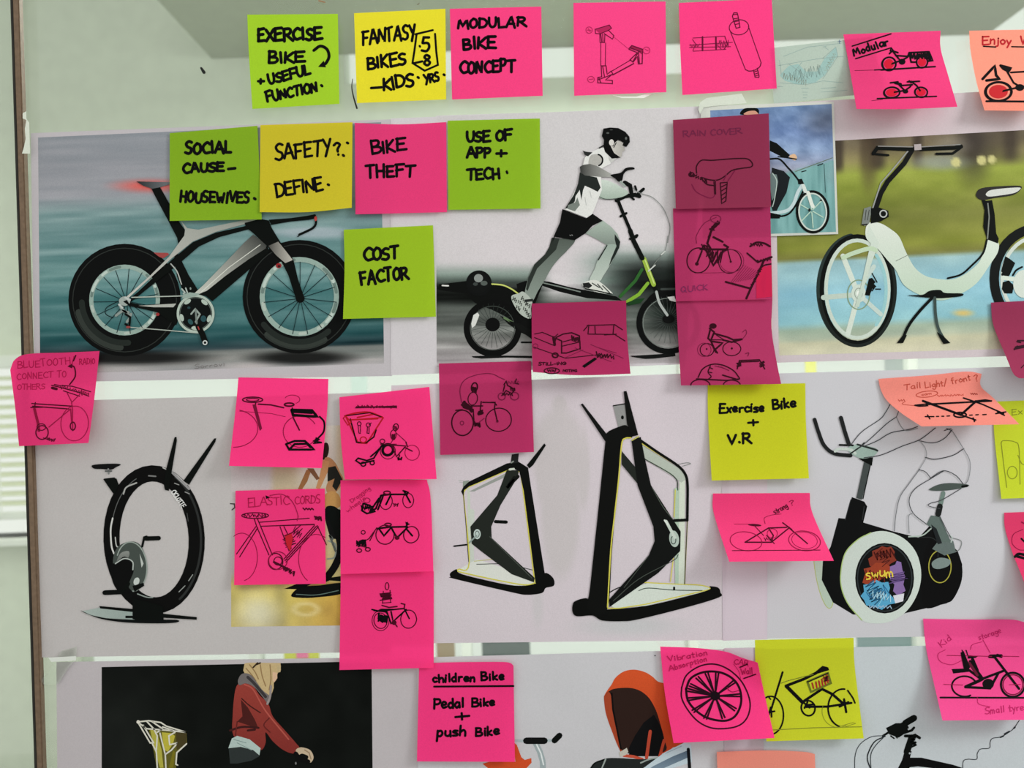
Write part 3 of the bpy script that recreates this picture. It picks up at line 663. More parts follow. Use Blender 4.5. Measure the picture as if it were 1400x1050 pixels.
# poster E: ring shaped exercise bicycle ---------------------------------------
E = Sheet([(46, 549), (537, 536), (536, 891), (51, 899)], (191, 186, 187), .0005, 'sheet printed with a black hoop shaped exercise bicycle, middle row left', name='hoop_bicycle_poster')
def bgE2(x, y):
    c = ramp(y, [(580, (196, 184, 158)), (700, (190, 176, 148)), (790, (200, 190, 130)), (815, (206, 188, 104)), (858, (196, 178, 110))])
    c = blend(c, (1 - ss(780, 800, y)) * (1 - ss(366, 378, x)), (196, 188, 190)); c = blend(c, (1 - ss(640, 700, y)) * ss(395, 420, x) * (1 - ss(455, 466, x)) * .6, (208, 206, 208))
    n = (vnoise(x * .06, y * .06) - .5) * 60; m = ss(790, 805, y); c = c + (n * m)[:, None] * np.array([1, .9, .3])
    c = blend(c, ss(380, 470, x) * m * .7, (190, 142, 62)); c = blend(c, blob(x, y, 352, 838, 26, 24, .9) * .75 * m, (222, 220, 204)); c = blend(c, m * (blob(x, y, 418, 833, 18, 9, .4) - blob(x, y, 418, 833, 13, 6, .4)) * .8, (232, 218, 170))
    c = blend(c, m * ss(400, 460, x) * (1 - ss(800, 812, y)) * .8, (120, 88, 48))
    return np.clip(c, 0, 255)
E.pic('printed_photograph', [(316, 586), (478, 581), (478, 855), (316, 857)], bgE2)
z17 = (90, 580, 3.621); z18 = (300, 500, 4.667); z19 = (300, 640, 3.622)
p = E.art('printed_woman').zoom(*z18)
p.d(672, 545, 26, 56, (40, 28, 24), 10); p.f("~670,600 700,585 740,620 770,680 790,730 750,800 700,820 680,780 700,700", (176, 128, 88)); p.f("690,650 740,640 785,725 745,800 720,770 735,720 690,740", (34, 34, 30))
p.f("555,665 590,655 560,740 520,800 495,800", (150, 104, 66)); p.f("660,600 700,610 690,680 640,790 615,780 640,700", (190, 140, 96)); p.f("560,655 600,655 640,720 620,730", (120, 84, 60))
p.f("~670,830 720,800 765,830 768,900 680,910", (186, 140, 84)); p.f("~675,925 760,915 775,940 720,990 765,1060 780,1100 720,1100 690,1040", (14, 14, 15)); p.l("70,880 95,882 98,905 80,920", 1.6, (70, 66, 66))
q = E.art('printed_hoop').zoom(*z19)
q.l("~535,215 580,300 600,400 575,480 530,545", 10, (9, 11, 11)); q.f("~525,200 570,190 600,230 600,330 560,300", K); q.l("~540,360 575,380 570,440 535,450", 2, (140, 148, 140)); q.l("560,350 545,330 575,410", 3, (90, 94, 90))
q.f("~355,632 400,590 500,580 610,570 610,620 480,640 400,642", (9, 11, 11)); q.l("~380,625 480,628 590,606", 1.2, (90, 110, 104)); q.f("320,598 380,575 460,572 400,600", K); q.f("530,545 600,535 600,560 540,556", K)
t = E.art('printed_exercise_bicycle').zoom(*z17)
h = t.sub('printed_ring')
h.e(437, 570, 211, 327, 22, (9, 9, 9), rot=-2); h.e(437, 568, 232, 348, 3, (44, 46, 46), rot=-2, a0=-60, a1=60); h.e(430, 570, 206, 322, 1.0, (96, 98, 98), rot=-2, a0=170, a1=250)
h.f("~225,640 240,600 300,640 300,760 330,850 300,860 240,800 215,700", (10, 11, 11)); h.l("~232,465 222,520 226,600 238,640", 2.2, (206, 206, 204)); h.l("~245,560 250,600 262,610", 1.6, (180, 182, 180)); h.l("~350,290 300,312 285,345", 2, (170, 170, 168)); h.l("~480,215 540,245 600,300", 1.4, (190, 188, 188)); h.l("520,232 610,320", 3.2, (150, 148, 150)); h.l("410,255 445,258", 2, (120, 120, 120))
h.l("628,745 608,775;590,800 560,830", 1.2, (150, 154, 152)); h.l("~355,840 400,856 430,858", 1.6, (140, 150, 146)); h.l("600,440 606,480", 1, (70, 72, 72))
h.l("538,292 560,300;590,335 612,345", 1.2, (150, 150, 150))
tx = t.sub('printed_brand_lettering').zoom(*z17); tx.t("CICLOTTE", 520, 336, 574, 416, 25, 1.1, (226, 226, 226), .01)
w = t.sub('printed_flywheel').zoom(*z17)
w.f("~235,660 260,605 320,580 370,600 400,680 395,760 360,810 330,825 280,800 240,720", (70, 78, 74)); w.e(325, 705, 76, 122, 1.6, (150, 160, 154), rot=-4, a0=-150, a1=100); w.f("~270,640 310,628 312,655 285,680 250,690", (140, 144, 140), (96, 100, 98)); w.f("365,640 385,690 375,710", (190, 196, 192)); w.d(350, 778, 14, 20, (196, 204, 200), 20)
w.f("~235,690 290,655 330,690 335,730 310,800 330,830 270,820 225,740 210,640", (9, 10, 10)); w.l("~245,690 290,665 330,680 332,720", 1.6, (176, 184, 180)); w.l("378,605 388,560 400,556", 3, K); w.l("395,566 460,564", 6, K); w.l("192,834 280,830", 6.5, K); w.l("280,830 310,790", 5, K); w.f("330,800 385,785 388,800 340,830", K)
w = t.sub('printed_seat').zoom(*z17)
w.f("~128,205 160,198 240,195 272,200 250,212 225,225 180,222 140,220", (15, 15, 16)); w.l("210,222 212,245", 2.4, (130, 132, 132)); w.l("196,232 226,232", 2, (90, 92, 92)); w.f("185,272 250,268 262,300 240,350 225,330", K); w.l("190,272 240,266", 1.6, K)
w = t.sub('printed_handlebar').zoom(*z17)
w.f("538,65 548,62 550,80 525,230 510,330 490,325 485,300 497,220", K); w.f("735,70 745,70 740,88 610,300 582,280", K)
w = t.sub('printed_base').zoom(*z17)
w.f("80,926 165,908 335,915 340,968 200,960 110,942", (168, 180, 176), (150, 164, 160), 'x'); w.f("330,860 480,900 485,980 420,985 330,965", K); w.f("~75,922 110,940 200,960 340,968 540,968 545,982 430,986 280,980 160,960", (9, 13, 13)); w.f("165,900 335,915 335,930 170,912", K); w.f("480,938 648,955 648,968 480,958", K); w.f("295,948 340,948 340,960 295,960", K)
E.finish()

# poster F: two triangular exercise frames -------------------------------------
def bgF(x, y):
    c = np.tile(np.array([207., 197, 205]), (len(x), 1)); s = np.zeros(len(x))
    s = np.maximum(blob(x, y, 765, 555, 10, 14, .25), 0); s = np.maximum(s, blob(x, y, 764, 620, 36, 62, .2)); s = np.maximum(s, blob(x, y, 766, 700, 26, 90, .2)); s = np.maximum(s, blob(x, y, 742, 640, 9, 52, .3)); s = np.maximum(s, blob(x, y, 797, 640, 9, 55, .3))
    s = np.maximum(s, (np.abs(x - 765) < 6) * (y > 560) * (y < 590))
    c = blend(c, s * .45, (184, 180, 178)); c = blend(c, blob(x, y, 860, 856, 60, 12, .8) * .35, (170, 186, 182)); c = blend(c, blob(x, y, 735, 830, 7, 26, .6) * .35, (186, 188, 188)); c = blend(c, blob(x, y, 850, 560, 60, 60, .9) * .25, (222, 206, 216))
    return c
F = Sheet([(535, 527), (1002, 508), (990, 875), (592, 880)], (207, 197, 205), .0007, 'sheet printed with two black exercise frames with yellow edges, middle row', name='exercise_frame_poster')
F.co[3] = (536, 880)
F.pic('printed_background', [(600, 530), (985, 516), (985, 872), (600, 877)], bgF, 3.5)
z20 = (590, 480, 2.917); z21 = (740, 520, 3.0); YL = (206, 198, 84); PB = (206, 214, 200)
a = F.art('printed_small_frame').zoom(*z20)
a.l("~108,515 130,518 150,516;110,522 140,528", .8, (170, 172, 172)); a.f("125,520 150,515 145,535 125,545", (140, 150, 140))
a.l("~160,640 160,840 185,850", 7.5, (198, 204, 196)); a.l("148,550 152,830", 3.5, (196, 204, 190)); a.f("150,560 330,470 300,500 170,560", (150, 154, 150))
a.f("100,875 180,830 420,905 405,935 330,935", (216, 218, 212)); a.l("170,838 270,828", 1, (190, 186, 120)); a.l("~180,850 300,850 410,875", 1, (60, 66, 62))
a.l("~140,545 325,468 345,480 360,520 412,925", 1.6, YL); a.l("~128,570 130,560 145,540", 1.6, YL); a.l("~126,560 150,845 108,870 118,882 350,930 415,925", 1.6, YL)
a.f("118,560 128,540 150,520 300,448 345,440 385,465 390,500 452,890 448,935 415,925 368,560 350,480 322,466 150,540 130,555 128,580", (9, 11, 10))
a.f("~75,885 100,870 110,885 180,905 330,935 420,925 452,885 485,905 488,935 455,945 440,965 380,972 320,962 90,908 76,900", (9, 10, 9)); a.l("126,560 138,700 148,840", .8, (30, 32, 30))
a.l("90,778 140,772", 2.2, K); a.l("255,680 298,682", 4.4, K); a.f("300,475 348,475 345,500 275,615 238,700 240,745 412,905 408,922 320,890 200,800 160,768 155,700 262,575", (34, 38, 34)); a.l("330,505 300,545 345,500", 4.5, (15, 17, 15)); a.l("232,740 400,905", .9, (76, 82, 76))
a.d(182, 730, 14, 20, (190, 204, 200)); a.e(182, 730, 8, 12, 1, (90, 100, 98)); a.l("180,735 150,765", 2, (140, 156, 152)); a.f("320,412 348,408 345,445 315,450", (30, 32, 32)); a.f("450,368 456,376 405,455 390,468 380,455", K); a.l("326,440 318,445", 2, (130, 136, 130)); a.l("312,472 328,470", 3, (200, 206, 196))
a = F.art('printed_large_frame').zoom(*z21)
a.l("~560,345 595,338 612,342 580,352", .9, (130, 134, 132)); a.f("295,105 345,95 358,185 318,200", (146, 146, 146)); a.l("296,104 345,96", 1.6, K); a.d(333, 152, 6, 8, K)
a.l("~555,450 560,860", 7, (176, 196, 178)); a.l("578,400 575,850", 8, PB); a.f("410,265 580,370 600,400 575,420 550,400 420,320", (178, 186, 176)); a.l("~420,320 545,395 560,450", 1.4, (60, 70, 60))
a.f("280,920 300,880 350,860 440,830 690,845 690,862 430,925 300,935", (208, 216, 208)); a.l("~280,870 320,850 360,850", 1.4, (30, 34, 30)); a.l("~400,862 440,852 540,860 660,862", 1.2, (60, 76, 66)); a.l("545,850 545,858", 3, K)
a.l("~400,828 560,836 650,840 692,852 680,865", 1.4, YL); a.l("272,935 320,935 430,918 560,888 690,858", 1.5, YL); a.l("600,430 600,560 588,835", 1.5, YL); a.l("550,450 545,560;542,730 530,825", 1.3, YL); a.l("410,258 560,352 592,385 600,430", 1.5, YL); a.l("175,910 190,905 195,925", 2, YL)
a.l("~392,236 470,290 560,350 592,388 600,430 600,500 599,575", 3.6, (9, 11, 10)); a.l("599,580 588,835", 1.2, (60, 64, 56)); a.l("545,575 592,573", 4, K)
a.f("~128,925 140,905 190,895 200,940 270,940 430,925 600,885 690,858 690,845 725,850 735,870 730,890 600,930 400,980 330,988 250,985 210,965 150,968 130,955", (9, 10, 9))
a.f("~262,260 270,215 320,190 350,185 370,215 372,235 345,240 328,270 315,400 290,700 270,940 190,935 200,850 235,520", (11, 12, 11)); a.l("~368,236 345,238 330,262 318,400 300,560 285,700 272,930", 1.8, YL)
a.f("330,290 385,355 400,430 330,345", (34, 38, 34)); a.f("370,245 408,232 425,320 450,430 540,570 572,620 570,700 480,790 280,930 278,900 340,830 440,720 465,660 460,600 395,430", (15, 17, 16)); a.l("~455,440 500,520 540,570", 1, (80, 88, 80)); a.l("~295,905 400,815 540,740 562,715", .9, (70, 76, 70)); a.l("372,246 400,230", 1.6, (190, 186, 96)); a.l("440,720 340,850", 1, (64, 70, 64))
a.d(545, 650, 20, 34, (176, 190, 182), -8); a.e(542, 655, 10, 16, 1.2, (60, 70, 66)); a.l("512,578 548,645", 4, (196, 206, 198)); a.l("506,574 518,590", 2.4, (216, 222, 216))
a.f("162,98 170,95 272,225 262,250", (15, 16, 16)); a.f("338,45 350,44 398,225 375,230 352,180", (13, 14, 13))
F.finish()

# poster G: laundry drum exercise bicycle --------------------------------------
G = Sheet([(1047, 511), (1470, 499), (1470, 868), (1047, 873)], (196, 194, 201), .0009, 'sheet printed with an exercise bicycle built round a laundry drum, middle row right', name='washing_bicycle_poster')
z22 = (940, 500, 3.75); z23 = (1090, 540, 3.281)
g = G.art('printed_drum_bicycle').zoom(*z23)
g.d(120, 800, 38, 160, (178, 194, 180), -10); g.e(118, 800, 36, 160, 1, (176, 184, 110), rot=-10)
g.f("185,552 215,555 245,458 300,478 314,500 296,572 430,612 545,640 600,580 640,620 720,700 740,760 738,830 700,915 670,935 480,980 250,985 160,930 110,830 115,745 150,680", (11, 12, 13))
g.f("~640,600 700,690 735,745 738,830 700,915 660,935 570,950 560,800 580,680", (9, 9, 10)); g.l("~545,640 600,640 630,670 630,760", 1, (40, 44, 44))
g.l("215,560 240,470;300,500 292,560", 1, (46, 48, 50))
d = g.sub('printed_drum').zoom(*z23)
d.f("~195,800 215,710 270,650 330,618 400,612 480,645 535,710 556,800 540,890 490,970 420,1015 350,1025 290,1010 230,940 200,870", (198, 208, 202)); d.l("~330,618 270,650 215,710 195,800 200,870 230,940 290,1010", 1.4, (166, 190, 120))
d.d(392, 822, 132, 158, (13, 15, 16)); d.e(392, 822, 122, 148, 1.6, (44, 50, 52))
d.f("325,765 318,735 338,722 336,700 362,690 380,678 402,684 422,680 438,704 432,722 446,742 420,756 402,772 372,770 350,790", (128, 52, 38)); d.f("292,842 305,800 298,780 330,772 352,752 398,756 418,770 424,806 380,822 340,862 312,850", (150, 62, 40)); d.f("416,770 440,760 446,744 466,750 472,786 484,812 476,850 486,878 452,902 430,880 436,850 416,830", (132, 104, 160))
d.f("284,902 300,882 296,852 330,846 352,828 380,842 408,838 416,866 410,890 430,908 442,934 410,940 380,964 340,948 310,944 300,920", (84, 158, 196)); d.f("430,900 480,890 475,925 440,935", (212, 212, 222)); d.scrib(360, 890, 46, 30, 16, 1.1, (40, 96, 140), -20); d.scrib(370, 950, 50, 8, 14, 1.3, (150, 176, 200), 0); d.scrib(385, 725, 36, 26, 10, 1, (80, 30, 26), 60); d.scrib(330, 820, 26, 20, 8, 1.2, (200, 84, 40), 30); d.scrib(350, 900, 40, 30, 10, .8, (140, 204, 226), 40)
d.scrib(390, 715, 40, 22, 12, 1.6, (70, 22, 20), -15); d.scrib(350, 810, 44, 26, 12, 1.4, (96, 34, 24), 10); d.scrib(452, 820, 20, 52, 10, 1.2, (92, 70, 122), 80); d.scrib(345, 885, 46, 34, 14, 1.4, (34, 84, 118), 60); d.scrib(380, 900, 40, 24, 12, 1, (176, 214, 230), 10, 5); d.t("swum", 310, 826, 432, 812, 44, 2, (222, 196, 70), .08)
g.e(640, 770, 50, 72, 1.4, (166, 160, 66)); g.f("605,690 645,640 700,655 712,705 660,720", (96, 108, 106)); g.f("580,580 600,540 640,545 690,660 650,660 620,610", (92, 106, 102)); g.f("600,580 625,600 650,665 630,670", (30, 34, 36)); g.f("~605,750 640,730 685,740 680,765 640,780 610,775", (120, 134, 132)); g.l("~690,640 735,655 730,690 712,702", 1, (120, 124, 124)); g.l("680,625 695,640 690,660", 1.6, (176, 188, 184))
g.l("~500,636 560,630 600,600", 1.8, (170, 184, 176))
g.l("655,440 632,540", 6, (110, 128, 122)); g.l("640,500 632,535", 8, (28, 30, 30)); g.f("~595,420 640,400 700,395 765,402 762,412 700,425 640,430 598,428", (74, 84, 80)); g.l("740,410 762,408", 3, K)
h = g.sub('printed_handlebar').zoom(*z23)
h.f("265,462 302,290 335,292 290,470", (66, 72, 72)); h.l("332,296 295,465", 1.4, K); h.f("275,285 340,280 335,318 300,300", K)
h.f("~230,235 270,222 340,235 362,250 340,275 290,285 240,262", (152, 174, 166)); h.l("190,224 250,226", 2.6, K); h.l("270,222 350,245 360,250", 2.6, (40, 46, 44))
h.l("~78,110 95,165 120,225 165,262 240,272", 5.2, (28, 30, 31)); h.l("196,102 212,160 232,222", 5.6, (30, 32, 33)); h.l("~170,252 190,242 240,246 260,262", 4, (190, 200, 194)); h.l("240,262 290,228 300,215", 2, (40, 44, 44))
o = G.art('printed_rider_outline').zoom(*z23); LC = (66, 68, 72)
o.l("~240,225 290,165 370,110 395,80 418,40", 1.1, LC); o.l("~275,240 330,195 400,130 445,98", 1.1, LC); o.l("~445,98 460,60", .9, LC); o.l("~300,230 360,205 420,170 500,155 540,142", 1.2, LC); o.l("~300,282 380,268 470,230 550,200 620,148", 1.2, LC)
o.l("~445,100 465,140 490,160 540,150", 1, (130, 132, 136)); o.l("~545,205 610,215 660,195 695,155;~670,150 690,160 680,175;660,160 690,150", 1.1, LC); o.l("~550,205 575,240 578,280 550,330", .9, (140, 142, 146)); o.l("~575,280 620,288 700,270 748,240", 1.2, LC); o.l("~695,160 745,240 775,300 770,370 755,400", 1, (130, 132, 136))
o.l("~550,332 500,400 460,460 442,540 436,610", 1.1, (110, 112, 116)); o.l("~545,335 575,345 598,372", 1, LC); o.l("~600,372 655,340 710,360 745,400;~655,342 600,375 530,420 502,470 520,530 580,580", 1.1, LC); o.l("~735,420 650,470 600,485 590,498 640,510", 1, LC); o.l("~520,530 500,545 502,620", 1, (130, 132, 136)); o.l("640,545 672,610 690,640", 1, LC)
G.finish()
# narrow overlapping sheet edge between F and G
Fx = Sheet([(986, 508), (1049, 506), (1049, 874), (988, 876)], (204, 190, 202), .0010, 'narrow blank mauve sheet bridging the two middle row posters', name='paper_strip'); Fx.finish()
# its continuation behind the orange note, bottom row
Fy = Sheet([(990, 886), (1046, 885), (1046, 1130), (990, 1130)], (196, 186, 196), .0011, 'narrow blank mauve sheet beside the fanned wheel note, bottom row', name='paper_strip')

# poster H: woman in red on black ----------------------------------------------
H = Sheet([(77, 905), (571, 898), (574, 1120), (79, 1120)], (188, 181, 186), .0003, 'sheet printed with a blonde woman in a red jacket on black, bottom left', name='woman_poster')
H.pic('printed_background', [(139, 912), (508, 904), (510, 1110), (139, 1110)], lambda x, y: np.tile(np.array([9., 12, 10]), (len(x), 1)) + (vnoise(x * .05, y * .05) * 7)[:, None] + (blob(x, y, 170, 1010, 60, 70, .9) * 12)[:, None], 6)
z25 = (130, 870, 4.118)
n = H.art('printed_child_seat').zoom(*z25)
n.f("300,520 350,520 450,540 515,535 518,605 460,660 455,760 350,760 330,650", (96, 92, 36)); n.f("310,525 345,530 375,640 385,740 365,740 335,640", (176, 170, 72)); n.f("375,540 425,545 450,560 440,600 410,650 390,640", (186, 176, 66)); n.f("440,640 450,650 440,740 415,740", (120, 112, 30)); n.f("455,540 515,540 515,605 460,640", (70, 62, 34))
n.l("240,482 300,475 370,485 400,505 512,540;240,482 290,520 400,528 512,540;240,482 310,600 320,600 345,650 352,770;270,500 330,600;290,478 330,520 350,560 345,640;320,480 380,520 350,540;365,545 395,665 400,770;395,665 430,640 465,600 420,610 415,560 450,540;515,605 460,655 455,720 465,725;380,510 440,530", 2, (214, 212, 200)); n.d(243, 482, 10, 10, (224, 220, 210))
n = H.art('printed_woman').zoom(*z25)
n.f("842,152 870,148 1044,150 1046,192 1030,204 1022,225 1020,245 1006,262 1006,290 996,320 980,334 955,318 930,290 900,252 870,230 845,215 834,192", (196, 172, 128)); n.l("~870,160 900,200 920,240;~930,160 940,220 960,280;~985,160 990,240 980,300;~850,180 880,215 905,250", 1.6, (150, 122, 84)); n.l("890,175 915,150;905,160 930,150", 2.2, (60, 44, 30)); n.f("1000,200 1025,205 1026,235 1010,258 1000,250", (214, 178, 148)); n.f("1025,165 1046,165 1044,200 1028,205", (190, 170, 130))
n.f("~790,300 820,262 880,268 925,330 975,380 1000,450 1060,520 1130,600 1150,630 1120,660 1060,640 1000,590 960,540 960,600 930,640 860,580 780,560 775,440", (150, 62, 54), (128, 48, 44)); n.f("820,355 860,400 900,470 920,520 860,500 800,480 830,450", (74, 30, 28)); n.l("~825,350 870,390 930,430", 1.6, (60, 26, 24)); n.l("~760,530 830,510 920,515;~860,530 900,525", 3, (60, 26, 26)); n.l("790,560 800,480;~980,460 950,500 985,540", 1.6, (96, 36, 34)); n.l("~840,270 890,300 960,420 1090,580", 2, (176, 84, 74))
n.f("~805,245 830,210 880,220 940,300 985,340 975,380 950,350 900,290 850,265 812,275", (112, 106, 106)); n.l("~860,230 900,270 960,340", 4, (60, 56, 58)); n.l("~990,280 985,340 970,380", 3, (150, 140, 138))
n.f("750,630 770,575 800,560 870,580 932,630 925,670 890,640 820,622", (176, 194, 190)); n.f("752,630 820,622 890,640 925,675 880,700 800,716 760,716", (46, 52, 52)); n.l("780,580 850,600;800,600 880,640", 1, (130, 150, 148))
n.f("~1130,640 1160,625 1210,640 1230,680 1215,710 1195,700 1200,675 1165,660 1140,670", (196, 176, 150)); n.l("1130,660 1150,690 1200,705", 6, (12, 12, 12)); n.l("1180,640 1205,655 1215,690", 1.4, (150, 126, 100)); n.d(1130, 715, 5, 8, (120, 120, 120))
H.finish()

# poster I: stroller ------------------------------------------------------------
I = Sheet([(570, 899), (1047, 886), (1047, 1125), (572, 1125)], (197, 195, 201), .0006, 'sheet printed with an orange hooded stroller and a push bicycle, bottom row', name='stroller_poster')
z26 = (540, 850, 3.889); z27 = (780, 850, 5)
v = I.art('printed_push_bicycle').zoom(*z26)
v.f("630,640 648,655 672,720 690,735 725,725 726,750 700,778 690,800 520,800 465,755 500,745 640,745", (206, 78, 40)); v.l("640,632 700,635;800,632 850,630", 4, (168, 180, 184)); v.l("745,640 770,690 785,740 788,800", 8, (156, 168, 172)); v.l("752,650 776,700 790,760", 2, (220, 226, 228)); v.l("698,633 795,633", 9, (14, 15, 16)); v.l("848,632 875,605", 8, K)
v = I.art('printed_stroller').zoom(*z27)
v.f("~230,520 245,480 280,430 310,380 370,338 440,328 510,345 560,375 600,410 680,440 720,560 780,700 780,830 700,860 640,900 400,900 340,880 280,740 240,620", (206, 82, 42), (186, 66, 34))
v.f("~235,510 270,470 320,455 400,452 460,465 510,495 550,540 590,620 620,720 640,800 640,890 400,900 345,880 290,740 245,610", (44, 28, 24)); v.f("570,635 620,720 640,810 620,920 400,920 400,860 440,780 500,690", (13, 13, 15))
v.f("~228,520 240,500 262,480 280,520 300,640 330,780 352,880 340,885 290,760 245,630", (160, 66, 40)); v.l("282,490 290,600 345,870", 2.4, (13, 10, 10))
v.l("545,750 520,930", 4.5, (186, 72, 52)); v.l("365,915 430,922 490,940", 4, (190, 78, 56)); v.l("640,810 610,920", 4, (180, 66, 44)); v.f("330,895 385,862 395,890 380,910 340,925", (190, 186, 176))
v.f("~150,990 180,960 240,935 330,932 480,940 600,935 640,960 560,1010 300,1060 140,1060", (34, 38, 38)); v.l("~140,1000 170,965 240,940", 2, K); v.l("240,940 215,1000;~480,965 540,940 600,930", 2, (150, 160, 156))
v.f("640,895 780,825 825,840 830,960 700,1000 560,1080 300,1080 500,1000", (190, 206, 216)); v.f("700,920 800,880 800,930 640,1000 480,1060 560,990", (84, 104, 122), (130, 150, 168)); v.l("805,872 820,1080", 4.4, (13, 14, 18)); v.l("650,900 760,850", 1, (150, 166, 178))
I.art('printed_dot').zoom(*z27).d(578, 232, 5, 4, (60, 60, 64))
I.finish()

Fy.finish()
# poster J: handlebar silhouette -------------------------------------------------
J = Sheet([(1044, 887), (1470, 879), (1470, 1125), (1044, 1125)], (190, 196, 202), .0013, 'sheet printed with black bicycle handlebars and curling cables, bottom right', name='handlebar_poster')
z29 = (1150, 820, 4.564)
j = J.art('printed_handlebar').zoom(*z29)
j.f("400,930 440,945 430,985 500,985 700,1030 790,1060 790,1180 350,1180 340,1080 380,1000", (9, 9, 10)); j.f("330,1085 790,1085 790,1180 330,1180", (9, 9, 10)); j.f("430,1045 480,1040 640,1060 620,1080 400,1080 425,1050", (190, 196, 202))
j.l("400,770 455,738", 9, K); j.scrib(350, 800, 60, 24, 18, 3, K, -20); j.f("280,800 340,770 400,770 420,820 360,860 300,840", K); j.l("260,850 300,825", 3, K); j.l("380,835 440,815 455,798", 3.4, K); j.l("400,850 470,850 490,862", 4, K); j.l("440,860 410,950", 9, K); j.scrib(450, 880, 34, 22, 10, 2.6, K, 80); j.l("310,850 330,865;340,850 350,862", 2, K); j.d(428, 958, 6, 6, (170, 176, 180))
j.l("~270,848 190,855 120,900 88,970 85,1080", 1, (50, 56, 60)); j.l("~275,852 210,885 172,950 165,1000 190,1070", 1.6, (34, 38, 42)); j.l("~262,862 215,910 185,970 188,1080", 1.2, (60, 66, 70))
j.l("~1112,752 1080,800 1050,825 1000,855 945,865 930,890 925,925 870,932 850,960 845,995 790,995 762,1010 760,1080", 1, (48, 52, 56)); j.l("1085,795 1078,802;1050,822 1020,838;1012,850 995,858", 2.2, (40, 44, 48))
J.finish()

# printed tracing sheet with a faint plan
M_TRACE = paper_material('tracing_film', None, 0.5, rough=0.6, grain=0.03)
Tr = Sheet([(1052, 66), (1192, 50), (1206, 126), (1058, 142)], (172, 186, 176), .0003, 'pale grey green tracing film with a faint plan drawing, upper right', 'printed sheets taped to the glass', 'drawing', 'tracing_film')
q = Tr.art('faint_plan').zoom(1040, 0, 3.889); FC = (142, 164, 160)
q.f("100,400 150,350 200,340 240,380 300,380 340,310 400,250 410,290 340,400 290,440 200,450 130,430", (152, 184, 180))
q.l("90,350 200,330 320,310 440,300;100,440 240,450 330,430 440,440;150,340 260,420;200,360 240,430;180,380 220,330;330,310 400,250 410,300 330,420;110,400 100,320;340,250 360,265;120,300 250,250 430,230;320,470 400,465;320,490 460,480;215,470 255,468;220,490 250,490;225,505 250,505;225,520 245,520;330,250 350,245;120,460 90,460", .7, FC)
q.scrib(240, 390, 90, 34, 30, .5, (128, 150, 146), -12); q.scrib(180, 420, 70, 20, 20, .5, (140, 140, 124), 20); q.scrib(370, 330, 50, 12, 14, .5, (150, 158, 140), -60); q.l("410,222 428,220;418,212 420,232", .8, (90, 110, 140))
Tr.finish()
# ---------------------------------------------------------------- sticky notes
GN = 'green sticky notes'; YN = 'yellow sticky notes'; PN = 'pink sticky notes'; SN = 'salmon sticky notes'; MN = 'dark magenta sticky notes'  # dark magenta ones: missing backlight is put into the note's own colour
IK = (9, 7, 10)
n = Note([(338, 20), (462, 19), (464, 142), (345, 149)], (160, 200, 44), 'green sticky note reading EXERCISE BIKE + USEFUL FUNCTION', GN, lift=(2, 1), L=[(340, 70)], h=.0010)
a = n.art('handwriting').zoom(330, 0, 3.889)
a.t("EXERCISE", 88, 218, 425, 210, 62, 3.6); a.t("BIKE", 145, 338, 330, 328, 58, 3.4); a.t("+", 88, 450, 118, 447, 40, 3.2); a.t("USEFUL", 148, 448, 366, 395, 50, 3.2); a.t("FUNCTION", 138, 540, 405, 488, 52, 3.2); a.l("425,453 430,458", 3, IK)
a.l("~385,268 420,245 455,262 466,300 450,335 430,348", 3.4, IK); a.f("438,322 408,355 450,358", IK)
n.finish()
n = Note([(484, 18), (609, 12), (610, 136), (488, 141)], (226, 212, 46), 'yellow sticky note reading FANTASY BIKES KIDS with a boxed number', YN, lift=(3, 2), h=.0010)
a = n.art('handwriting').zoom(330, 0, 3.889)
a.t("FANTASY", 645, 235, 930, 205, 72, 3, slant=.05); a.t("BIKES", 672, 366, 876, 338, 62, 3.2); a.l("690,468 745,464", 3, IK); a.t("KIDS", 757, 478, 915, 455, 62, 3.2); a.l("938,410 943,414;1076,396 1080,399", 3, IK); a.t("YRS", 975, 443, 1055, 428, 46, 2.8)
a.l("925,182 1018,160;932,180 920,270 910,335 975,376 1045,345 1036,270 1030,180", 2.3, IK); a.t("5", 958, 278, 1002, 275, 70, 3); a.t("8", 968, 348, 1004, 345, 55, 3); a.l("948,244 950,248", 2.5, IK); a.l("918,336 962,326", 2.6, IK)
n.finish()
n = Note([(615, 12), (740, 9), (742, 131), (618, 136)], (240, 64, 128), 'pink sticky note reading MODULAR BIKE CONCEPT', PN, lift=(2, 2), h=.0010)
a = n.art('handwriting').zoom(600, 0, 3.889)
a.t("MODULAR", 103, 152, 460, 140, 50, 3.1); a.t("BIKE", 130, 262, 300, 254, 58, 3.4); a.t("CONCEPT", 112, 392, 402, 380, 62, 3.3)
n.finish()
n = Note([(784, 4), (910, 2), (911, 126), (785, 131)], (240, 66, 132), 'pink sticky note with a triangle of lettered frame joints sketched', PN, lift=(2, 2), h=.0010)
a = n.art('ink_sketch').zoom(770, 0, 3.889); DK = (96, 16, 48); D2 = (176, 34, 86)
a.f("170,155 245,132 258,150 240,165 195,180", (176, 34, 86)); a.l("172,155 245,133 257,150 240,162 195,180 172,178 170,155;195,180 196,225 220,226 222,182;240,160 270,190 262,208 218,178;200,180 205,222;210,180 212,222", 1, DK); a.l("200,228 200,350;226,228 224,350", .8, DK)
a.l("202,350 228,350 234,395 255,378 264,392 225,425 262,428 262,445 184,440 184,412 205,408 202,350;184,425 262,395;190,415 200,438;210,352 220,410", 1.1, DK); a.l("264,398 375,338", 1.4, DK); a.l("255,380 360,318", .9, DK)
